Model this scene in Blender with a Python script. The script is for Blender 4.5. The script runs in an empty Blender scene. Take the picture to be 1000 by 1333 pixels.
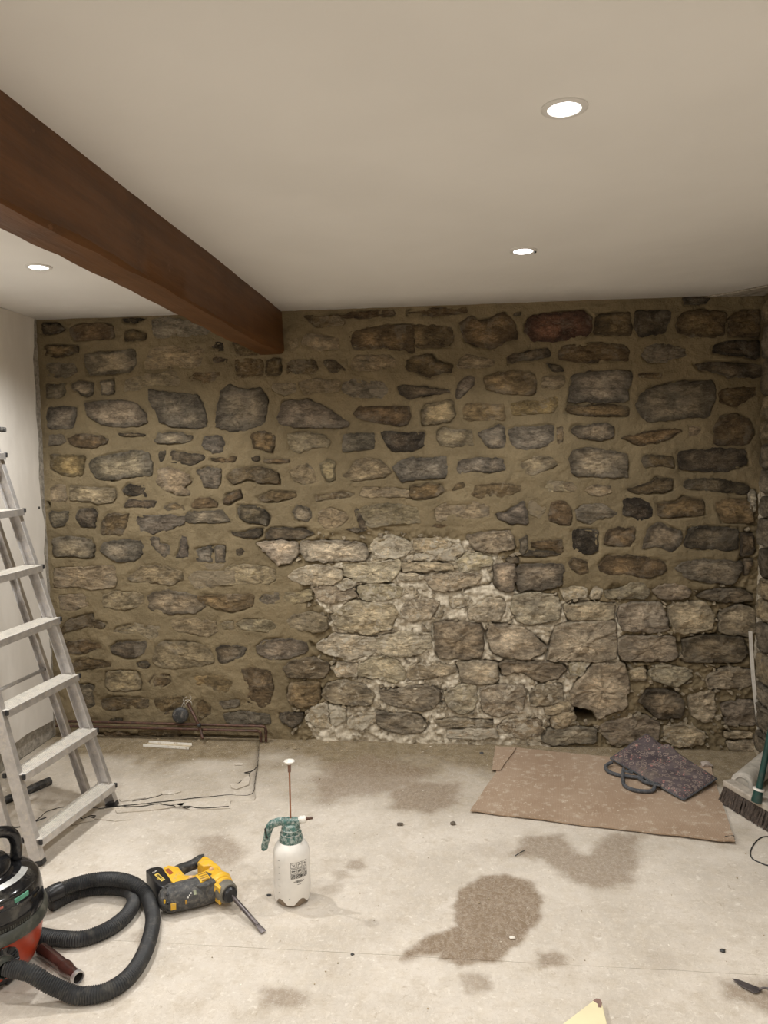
import bpy, bmesh, math, random
import numpy as np
from mathutils import Vector, Matrix
random.seed(7)
SC = bpy.context.scene
COL = SC.collection
# ---------------------------------------------------------------- camera
YAW, PITCH, ROLL, H, D, CEIL = 0.10562799, 0.07286837, -0.0151237, 1.495, 3.9, 2.238
_f = Vector((-math.sin(YAW)*math.cos(PITCH), math.cos(YAW)*math.cos(PITCH), -math.sin(PITCH)))
_r = Vector((math.cos(YAW), math.sin(YAW), 0)); _u = _r.cross(_f)
_r2 = _r*math.cos(ROLL)+_u*math.sin(ROLL); _u2 = -_r*math.sin(ROLL)+_u*math.cos(ROLL)
cd = bpy.data.cameras.new('camera'); cam = bpy.data.objects.new('camera', cd); COL.objects.link(cam)
cd.sensor_fit = 'HORIZONTAL'; cd.sensor_width = 36; cd.lens = 36; cd.clip_start = .05
cam.matrix_world = Matrix(((_r2.x, _u2.x, -_f.x, 0), (_r2.y, _u2.y, -_f.y, 0), (_r2.z, _u2.z, -_f.z, H), (0, 0, 0, 1)))
SC.camera = cam
# ---------------------------------------------------------------- world, exposure, lamps
w = bpy.data.worlds.new('world'); SC.world = w; w.use_nodes = True
w.node_tree.nodes['Background'].inputs[0].default_value = (.5, .45, .4, 1)
w.node_tree.nodes['Background'].inputs[1].default_value = 0.02
vs = SC.view_settings; vs.view_transform = 'Standard'; vs.look = 'None'; vs.gamma = 1; vs.use_curve_mapping = False
vs.exposure = 0.0
LAMP_W = 48.5
LAMP_COL = (1.0, .995, .975)
LAMPS = [(.219, 1.748), (.218, 2.916), (-1.619, 2.85), (.219, .58), (-1.62, 1.68), (-1.62, .5), (.219, -.6)]
LAMP_K = [1, 1.05, 1.7, .8, .8, .8, .8]
SC.cycles.max_bounces = 8; SC.cycles.diffuse_bounces = 5
SC.cycles.sample_clamp_indirect = 6
XL, XR, YF = -2.225, 1.405, -1.6

# ---------------------------------------------------------------- helpers
def ray(px, py): return _f + _r2*((px-500)/1000) - _u2*((py-666.5)/1000)
def UY(px, py, y=D):           # the point of the plane y = const seen at a pixel
    d = ray(px, py); t = y/d.y; return Vector((d.x*t, y, H+d.z*t))
def UZ(px, py, z=0.):
    d = ray(px, py); t = (z-H)/d.z; return Vector((d.x*t, d.y*t, z))
def UX(px, py, x):
    d = ray(px, py); t = x/d.x; return Vector((x, d.y*t, H+d.z*t))

def _hash(ix, iy, iz, s):
    n = (ix*374761393 + iy*668265263 + iz*2147483647 + s*1274126177) & 0xffffffff
    n = ((n ^ (n >> 13))*1274126177) & 0xffffffff
    n = ((n ^ (n >> 16))*2246822519) & 0xffffffff
    return ((n ^ (n >> 15)) & 0xffffff)/float(0xffffff)
def vnoise(p, s=0):            # p (N,3) -> -1..1
    p = np.asarray(p, float); i = np.floor(p).astype(np.int64); f = p-i; f = f*f*f*(f*(f*6-15)+10); r = 0
    for dx in (0, 1):
        for dy in (0, 1):
            for dz in (0, 1):
                wgt = (f[:, 0] if dx else 1-f[:, 0])*(f[:, 1] if dy else 1-f[:, 1])*(f[:, 2] if dz else 1-f[:, 2])
                r = r+wgt*_hash(i[:, 0]+dx, i[:, 1]+dy, i[:, 2]+dz, s)
    return r*2-1
def fbm(p, sc, oct=3, s=0, gain=.5):
    p = np.asarray(p, float)*sc; a = 1; r = 0; t = 0
    for k in range(oct):
        r = r+a*vnoise(p+k*17.3, s+k); t += a; a *= gain; p = p*2.03
    return r/t*1.5
def sdist(P, X, Y):            # signed distance of grid points to polygon P (list of 2-tuples), negative inside
    P = np.asarray(P, float); n = len(P); d = np.full(X.shape, 1e9); ins = np.zeros(X.shape, bool)
    for k in range(n):
        a, b = P[k], P[(k+1) % n]; e = b-a; wx, wy = X-a[0], Y-a[1]
        t = np.clip((wx*e[0]+wy*e[1])/max(e@e, 1e-12), 0, 1)
        d = np.minimum(d, (wx-e[0]*t)**2+(wy-e[1]*t)**2)
        c = ((a[1] > Y) != (b[1] > Y)); 
        if abs(e[1]) > 1e-12: ins ^= c & (X < e[0]*(Y-a[1])/e[1]+a[0])
    d = np.sqrt(d); return np.where(ins, -d, d)
def sstep(a, b, x): t = np.clip((x-a)/(b-a), 0, 1); return t*t*(3-2*t)

def mkobj(name, me, mat, parent=None, smooth=True):
    o = bpy.data.objects.new(name, me); COL.objects.link(o)
    if mat is not None and not me.materials: me.materials.append(mat)
    if parent is not None:
        o.parent = parent; o.matrix_parent_inverse = parent.matrix_basis.inverted()
    if smooth: me.shade_smooth()
    return o
def pyd(name, v, f, mat, parent=None, smooth=True):
    me = bpy.data.meshes.new(name); me.from_pydata([tuple(q) for q in v], [], [tuple(q) for q in f]); me.update()
    return mkobj(name, me, mat, parent, smooth)
def frombm(name, bm, mat, parent=None, smooth=False, angle=None):
    bmesh.ops.recalc_face_normals(bm, faces=bm.faces)
    me = bpy.data.meshes.new(name); bm.to_mesh(me); bm.free()
    o = mkobj(name, me, mat, parent, False)
    if smooth:
        me.shade_smooth()
        if angle: me.set_sharp_from_angle(angle=math.radians(angle))
    return o
def tag(o, label=None, cat=None, group=None, kind=None):
    if label: o['label'] = label
    if cat: o['category'] = cat
    if group: o['group'] = group
    if kind: o['kind'] = kind
    return o
def thing(name, loc, label, cat, group=None):
    o = bpy.data.objects.new(name, None); COL.objects.link(o); o.location = loc; o.empty_display_size = .05
    return tag(o, label, cat, group)
def fr(d, up=Vector((0, 0, 1))):
    d = Vector(d).normalized()
    if abs(d.dot(up)) > .98: up = Vector((0, 1, 0))
    a = d.cross(up).normalized(); b = a.cross(d).normalized(); return a, b, d
def add_box(bm, c, sx, sy, sz, ax=None, bev=0., seg=2):
    """box centred at c; ax = three axis vectors"""
    A = ax or (Vector((1, 0, 0)), Vector((0, 1, 0)), Vector((0, 0, 1))); c = Vector(c)
    t = bmesh.new(); bmesh.ops.create_cube(t, size=1)
    for v in t.verts: v.co = Vector((v.co.x*sx, v.co.y*sy, v.co.z*sz))
    if bev: bmesh.ops.bevel(t, geom=t.edges[:], offset=bev, segments=seg, affect='EDGES', profile=.5)
    for v in t.verts: v.co = c+A[0]*v.co.x+A[1]*v.co.y+A[2]*v.co.z
    me = bpy.data.meshes.new('t'); t.to_mesh(me); t.free(); bm.from_mesh(me); bpy.data.meshes.remove(me)
def add_prism(bm, pts, z0, z1, bev=0., seg=3, ax=None, org=None):
    """polygon extruded; pts 2-D in (ax0, ax1), extruded along ax2"""
    A = ax or (Vector((1, 0, 0)), Vector((0, 1, 0)), Vector((0, 0, 1))); org = Vector(org or (0, 0, 0))
    t = bmesh.new(); n = len(pts)
    lo = [t.verts.new((p[0], p[1], z0)) for p in pts]; hi = [t.verts.new((p[0], p[1], z1)) for p in pts]
    fb = t.faces.new(lo[::-1]); ft = t.faces.new(hi)
    for k in range(n): t.faces.new((lo[k], lo[(k+1) % n], hi[(k+1) % n], hi[k]))
    bmesh.ops.recalc_face_normals(t, faces=t.faces)
    if bev:
        es = list(ft.edges)+list(fb.edges)
        bmesh.ops.bevel(t, geom=es, offset=bev, segments=seg, affect='EDGES', profile=.5)
    for v in t.verts: v.co = org+A[0]*v.co.x+A[1]*v.co.y+A[2]*v.co.z
    me = bpy.data.meshes.new('t'); t.to_mesh(me); t.free(); bm.from_mesh(me); bpy.data.meshes.remove(me)
def catmull(P, n=8, closed=False):
    P = [Vector(p) for p in P]; out = []; N = len(P)
    rng = range(N if closed else N-1)
    for i in rng:
        if closed: a, b, c, d = P[i-1], P[i], P[(i+1) % N], P[(i+2) % N]
        else: a, b, c, d = P[max(i-1, 0)], P[i], P[i+1], P[min(i+2, N-1)]
        for k in range(n):
            t = k/n; out.append(.5*((2*b)+(c-a)*t+(2*a-5*b+4*c-d)*t*t+(-a+3*b-3*c+d)*t**3))
    if not closed: out.append(P[-1].copy())
    return out
def resample(P, step):
    L = [0.]
    for a, b in zip(P[:-1], P[1:]): L.append(L[-1]+(b-a).length)
    n = max(2, int(L[-1]/step)); out = []; j = 0
    for k in range(n+1):
        s = L[-1]*k/n
        while j < len(L)-2 and L[j+1] < s: j += 1
        t = (s-L[j])/max(L[j+1]-L[j], 1e-9); out.append(P[j].lerp(P[j+1], min(max(t, 0), 1)))
    return out
def add_tube(bm, P, r, n=12, cap=True):
    """r: number or list; parallel-transported frame"""
    P = [Vector(p) for p in P]; N = len(P); R = r if isinstance(r, (list, tuple)) else [r]*N
    a = None; rings = []
    for i in range(N):
        d = (P[min(i+1, N-1)]-P[max(i-1, 0)]).normalized()
        if a is None: a, b, _ = fr(d)
        else:
            a = (a-d*a.dot(d)).normalized(); b = d.cross(a)*-1
        rings.append([bm.verts.new(P[i]+(a*math.cos(2*math.pi*k/n)+b*math.sin(2*math.pi*k/n))*R[i]) for k in range(n)])
    for A_, B_ in zip(rings[:-1], rings[1:]):
        for k in range(n): bm.faces.new((A_[k], A_[(k+1) % n], B_[(k+1) % n], B_[k]))
    if cap:
        bm.faces.new(rings[0][::-1]); bm.faces.new(rings[-1])
def add_lathe(bm, prof, c=(0, 0, 0), axis=(0, 0, 1), n=32, sx=1., sy=1.):
    """prof: list of (radius, height)"""
    a, b, d = fr(axis); c = Vector(c); rings = []
    if abs(Vector(axis).normalized().z) > .98: a, b, d = Vector((1, 0, 0)), Vector((0, 1, 0)), Vector((0, 0, 1))
    for r, h in prof:
        if r < 1e-6: rings.append([bm.verts.new(c+d*h)])
        else: rings.append([bm.verts.new(c+d*h+a*(r*sx*math.cos(2*math.pi*k/n))+b*(r*sy*math.sin(2*math.pi*k/n))) for k in range(n)])
    for A_, B_ in zip(rings[:-1], rings[1:]):
        for k in range(n):
            q = (A_[k % len(A_)], A_[(k+1) % len(A_)], B_[(k+1) % len(B_)], B_[k % len(B_)]); s = []
            for v in q:
                if v not in s: s.append(v)
            if len(s) > 2: bm.faces.new(s)

# ---------------------------------------------------------------- materials
class NT:
    def __init__(s, name, rough=.7, metal=0., spec=.5):
        s.m = bpy.data.materials.new(name); s.m.use_nodes = True; s.t = s.m.node_tree; s.N = s.t.nodes; s.L = s.t.links
        s.b = s.N['Principled BSDF']; s.b.inputs['Roughness'].default_value = rough; s.b.inputs['Metallic'].default_value = metal
        s.b.inputs['Specular IOR Level'].default_value = spec
        s.geo = s.N.new('ShaderNodeNewGeometry'); s.tc = s.N.new('ShaderNodeTexCoord')
    def set(s, sock, v):
        if isinstance(v, (int, float)): sock.default_value = v
        elif isinstance(v, tuple): sock.default_value = v if len(v) == 4 or sock.type == 'VECTOR' else v+(1,)
        else: s.L.new(v, sock)
    def noise(s, scale, det=3, rough=.55, vec=None, dist=0., off=None):
        n = s.N.new('ShaderNodeTexNoise'); n.inputs['Scale'].default_value = scale; n.inputs['Detail'].default_value = det
        n.inputs['Roughness'].default_value = rough; n.inputs['Distortion'].default_value = dist
        s.L.new(vec or s.geo.outputs['Position'], n.inputs['Vector']); return n.outputs[0]
    def vor(s, scale, vec=None, out='Distance', feat='F1', rnd=1.):
        n = s.N.new('ShaderNodeTexVoronoi'); n.feature = feat; n.inputs['Scale'].default_value = scale; n.inputs['Randomness'].default_value = rnd
        s.L.new(vec or s.geo.outputs['Position'], n.inputs['Vector']); return n.outputs[out]
    def mapv(s, scale=(1, 1, 1), rot=(0, 0, 0), vec=None):
        n = s.N.new('ShaderNodeMapping'); n.inputs['Scale'].default_value = scale; n.inputs['Rotation'].default_value = rot
        s.L.new(vec or s.geo.outputs['Position'], n.inputs['Vector']); return n.outputs[0]
    def ramp(s, x, lo, hi, a=0., b=1., smooth=True):
        n = s.N.new('ShaderNodeMapRange'); n.interpolation_type = 'SMOOTHSTEP' if smooth else 'LINEAR'
        s.set(n.inputs['From Min'], lo); s.set(n.inputs['From Max'], hi)
        s.set(n.inputs['To Min'], a); s.set(n.inputs['To Max'], b)
        s.L.new(x, n.inputs['Value']); return n.outputs[0]
    def mix(s, f, a, b, mode='MIX'):
        n = s.N.new('ShaderNodeMix'); n.data_type = 'RGBA'; n.blend_type = mode
        s.set(n.inputs[0], f); s.set(n.inputs[6], a); s.set(n.inputs[7], b); return n.outputs[2]
    def math(s, op, a, b=0.):
        n = s.N.new('ShaderNodeMath'); n.operation = op; s.set(n.inputs[0], a); s.set(n.inputs[1], b); return n.outputs[0]
    def attr(s, name, typ='GEOMETRY', out='Fac'):
        n = s.N.new('ShaderNodeAttribute'); n.attribute_name = name; n.attribute_type = typ; return n.outputs[out]
    def bump(s, h, strength=.4, dist=.01, prev=None):
        n = s.N.new('ShaderNodeBump'); n.inputs['Strength'].default_value = strength; n.inputs['Distance'].default_value = dist
        s.L.new(h, n.inputs['Height'])
        if prev: s.L.new(prev, n.inputs['Normal'])
        s.L.new(n.outputs[0], s.b.inputs['Normal']); return n.outputs[0]
    def base(s, c): s.set(s.b.inputs['Base Color'], c)
    def rgh(s, c): s.set(s.b.inputs['Roughness'], c)

def simple(name, col, rough=.6, metal=0., vary=.25, scale=25., bump=.15, dirt=None, dirt_amt=.5, spec=.5):
    t = NT(name, rough, metal, spec); n = t.noise(scale, 4, .6)
    c = t.mix(t.ramp(n, .3, .7), tuple(x*(1-vary) for x in col), tuple(min(1, x*(1+vary)) for x in col))
    if dirt: 
        d = t.noise(scale*1.7, 5, .7); c = t.mix(t.ramp(d, .62-dirt_amt*.3, .7, 0, .85), c, dirt)
    t.base(c)
    if bump: t.bump(n, bump, .003)
    return t.m

MORTAR = (.250, .196, .116); LIME = (.76, .68, .54)  # lime tone also raised to carry the stronger lamplight low on the wall
def mat_mortar():
    t = NT('mortar', .95, 0, .15)
    big = t.noise(5, 4, .6); mid = t.noise(38, 5, .65); fine = t.noise(330, 2, .6)
    lime = t.attr('lime')
    c = t.mix(t.ramp(big, .3, .7), tuple(x*.82 for x in MORTAR), tuple(x*1.12 for x in MORTAR))
    c = t.mix(t.ramp(mid, .42, .30, 0, .4), c, tuple(x*.7 for x in MORTAR)); c = t.mix(t.ramp(fine, .35, .7, 0, .35), c, tuple(x*.55 for x in MORTAR)); c = t.mix(t.ramp(t.noise(160, 3, .6), .68, .74, 0, .6), c, (.45, .39, .28))
    l = t.mix(t.ramp(mid, .3, .66), (.44, .375, .28), LIME)
    l = t.mix(t.ramp(fine, .6, .75, 0, .6), l, (.78, .72, .6))
    f = t.ramp(t.math('ADD', lime, t.math('MULTIPLY', t.math('SUBTRACT', mid, .5), .9)), .38, .62)
    t.base(t.mix(f, c, l))
    b = t.bump(t.noise(30, 5, .7), .5, .012); b = t.bump(t.noise(120, 5, .75), .8, .006, b); t.bump(fine, .4, .002, b)
    return t.m
def mat_stone(name, smear):
    t = NT(name, .85, 0, .3)
    oi = t.N.new('ShaderNodeObjectInfo'); col = oi.outputs['Color']; al = oi.outputs['Alpha']; rnd = oi.outputs['Random']
    va = t.N.new('ShaderNodeVectorMath'); va.operation = 'MULTIPLY_ADD'
    cx = t.N.new('ShaderNodeCombineXYZ'); t.L.new(rnd, cx.inputs[0]); t.L.new(rnd, cx.inputs[2])
    t.L.new(cx.outputs[0], va.inputs[0]); va.inputs[1].default_value = (9, 9, 9); t.L.new(t.geo.outputs['Position'], va.inputs[2]); v = va.outputs[0]
    vs2 = t.mapv((1, 1, 2.1), (0, 0, 0), v); n1 = t.noise(11, 4, .62, vs2, .6); n2 = t.noise(36, 7, .76, vs2, .8); n3 = t.noise(190, 3, .7, v)
    c = t.mix(1., col, t.mix(t.ramp(n1, .28, .72), (.55, .53, .50), (1.5, 1.46, 1.38)), 'MULTIPLY')
    c = t.mix(1., c, t.mix(t.ramp(n2, .3, .68), (.55, .52, .48), (1.42, 1.40, 1.36)), 'MULTIPLY')
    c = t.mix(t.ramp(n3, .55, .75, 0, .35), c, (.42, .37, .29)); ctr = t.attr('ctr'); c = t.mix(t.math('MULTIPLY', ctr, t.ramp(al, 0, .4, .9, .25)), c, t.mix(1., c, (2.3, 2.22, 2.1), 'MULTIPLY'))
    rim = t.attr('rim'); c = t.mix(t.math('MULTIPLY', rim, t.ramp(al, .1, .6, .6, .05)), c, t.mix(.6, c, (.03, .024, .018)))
    dp = t.noise(7.5, 6, .72, v, .5); c = t.mix(t.ramp(dp, .50, .64, 0, .55), c, t.mix(.55, c, (.40, .345, .265))); wf = t.noise(70, 5, .8, v, .4); c = t.mix(t.ramp(wf, .66, .70, 0, .75), c, (.50, .45, .36)); dk = t.noise(13, 6, .75, v, .7); c = t.mix(t.ramp(dk, .40, .30, 0, .6), c, t.mix(.72, c, (.03, .024, .018)))
    # mortar left on the face
    n4 = t.noise(23, 6, .75, v, .6)
    lo = t.ramp(al, 0, 1, .80, .34, False); hi = t.math('ADD', lo, .10)
    f = t.ramp(n4, lo, hi, 0, .92)
    c = t.mix(f, c, smear)
    t.base(c)
    fis = t.math('ABSOLUTE', t.math('SUBTRACT', t.noise(17, 5, .7, vs2, 1.2), .5)); b = t.bump(t.ramp(fis, 0, .05), .55, .006); b = t.bump(n2, 1., .013, b); b = t.bump(t.noise(95, 6, .8, vs2, .4), .7, .006, b); t.bump(n3, .5, .003, b)
    return t.m
M_MORTAR = mat_mortar()
M_STONE = mat_stone('stone_pointed', (.31, .25, .165)); M_STONEL = mat_stone('stone_limey', (.62, .55, .43))

def mat_floor():
    t = NT('chipboard_floor', .9, 0, .2)
    a = t.noise(3.2, 4, .6); m = t.noise(22, 5, .6); fl = t.vor(115, t.mapv((1, .45, 1), (0, 0, .5)), 'Color'); fl2 = t.vor(150, t.mapv((.4, 1, 1), (0, 0, -.4)), 'Color')
    c = t.mix(t.ramp(a, .3, .7), (.52, .465, .395), (.66, .60, .525))
    c = t.mix(t.ramp(m, .35, .75, 0, .35), c, (.60, .52, .41))
    g1 = t.N.new('ShaderNodeRGBToBW'); t.L.new(fl, g1.inputs[0]); g2 = t.N.new('ShaderNodeRGBToBW'); t.L.new(fl2, g2.inputs[0])
    c = t.mix(t.ramp(g1.outputs[0], .6, .9, 0, .2), c, (.78, .72, .63))
    c = t.mix(t.ramp(g2.outputs[0], .32, .12, 0, .2), c, (.45, .37, .27))
    mo = t.noise(9, 6, .7); c = t.mix(t.ramp(mo, .5, .68, 0, .42), c, (.44, .37, .285)); mo2 = t.noise(34, 6, .75, None, .5); c = t.mix(t.ramp(mo2, .57, .66, 0, .5), c, (.82, .77, .69)); mo3 = t.noise(27, 6, .75, None, .8); c = t.mix(t.ramp(mo3, .60, .68, 0, .5), c, (.36, .29, .21))
    du = t.attr('dust'); c = t.mix(du, c, t.mix(t.ramp(m, .3, .7), (.18, .135, .075), (.275, .215, .13)))
    st = t.attr('stain'); st2 = t.math('MULTIPLY', st, t.ramp(t.noise(60, 5, .7), .25, .6, .78, 1.02))
    c = t.mix(st2, c, t.mix(t.ramp(g1.outputs[0], .4, .8, 0, .5), (.235, .175, .12), (.33, .26, .19)))
    hr = t.math('ABSOLUTE', t.math('SUBTRACT', t.noise(24, 5, .7, None, 2.2), .5)); c = t.mix(t.ramp(hr, .012, .002, 0, .4), c, (.80, .75, .68)); hr2 = t.math('ABSOLUTE', t.math('SUBTRACT', t.noise(19, 4, .65, t.mapv((1, 1, 1), (0, 0, 1.3)), 1.8), .5)); c = t.mix(t.ramp(hr2, .008, .001, 0, .35), c, (.30, .24, .17))
    spk = t.ramp(t.noise(75, 3, .6), .73, .76, 0, .7); c = t.mix(spk, c, (.16, .12, .08))
    c = t.mix(t.ramp(t.noise(48, 2, .5, t.mapv((1, 1, 1), (0, 0, 1.))), .745, .765, 0, .8), c, (.85, .81, .72))
    t.base(c); b = t.bump(m, .25, .004); t.bump(g1.outputs[0], .12, .001, b)
    return t.m
M_FLOOR = mat_floor()
def mat_ceiling():
    t = NT('ceiling_paint', .75, 0, .25); a = t.noise(2.2, 3, .5); m = t.noise(26, 4, .55)
    t.base(t.mix(t.ramp(a, .3, .7), (.82, .80, .77), (.86, .84, .81))); b = t.bump(t.noise(4, 3, .5), .25, .02); t.bump(m, .12, .004, b); return t.m
def mat_plaster():
    t = NT('wall_plaster', .7, 0, .3); a = t.noise(6, 4, .6, t.mapv((1, 1, .35)))
    t.base(t.mix(t.ramp(a, .35, .7), (.70, .655, .59), (.79, .745, .68))); t.bump(t.noise(22, 4, .6), .2, .006); return t.m
def mat_beam():
    t = NT('red_brown_painted_timber', .5, 0, .4); g = t.noise(5, 5, .65, t.mapv((6, .35, 6))); p = t.noise(4.5, 4, .65)
    c = t.mix(t.ramp(g, .3, .7), (.085, .031, .006), (.135, .052, .012)); c = t.mix(t.ramp(p, .5, .72, 0, .45), c, (.05, .020, .005))
    c = t.mix(t.ramp(t.noise(9, 5, .7), .66, .72, 0, .35), c, (.30, .15, .08)); t.base(c)
    b = t.bump(t.noise(7, 4, .6, t.mapv((3, .5, 3))), .4, .01); t.bump(t.noise(60, 4, .6, t.mapv((2, .3, 2))), .2, .003, b)
    return t.m
M_CEIL, M_PLASTER, M_BEAM = mat_ceiling(), mat_plaster(), mat_beam()
M_BARE = simple('bare_render', (.30, .27, .225), .9, 0, .35, 30, .5, (.5, .45, .38), .5)
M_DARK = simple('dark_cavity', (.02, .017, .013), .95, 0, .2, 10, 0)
M_ALU = simple('brushed_aluminium', (.58, .56, .55), .42, .75, .12, 30, .05, (.70, .66, .60), .45)
M_TREAD = simple('dusty_aluminium_tread', (.62, .59, .54), .6, .35, .12, 45, .1, (.74, .69, .60), .7)
M_BLK = simple('black_plastic', (.016, .016, .018), .35, 0, .3, 40, .05)
M_BLKD = simple('dusty_black_plastic', (.03, .03, .03), .5, 0, .3, 30, .1, (.16, .145, .125), .5)

def struct(o): o['kind'] = 'structure'; return o

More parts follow.
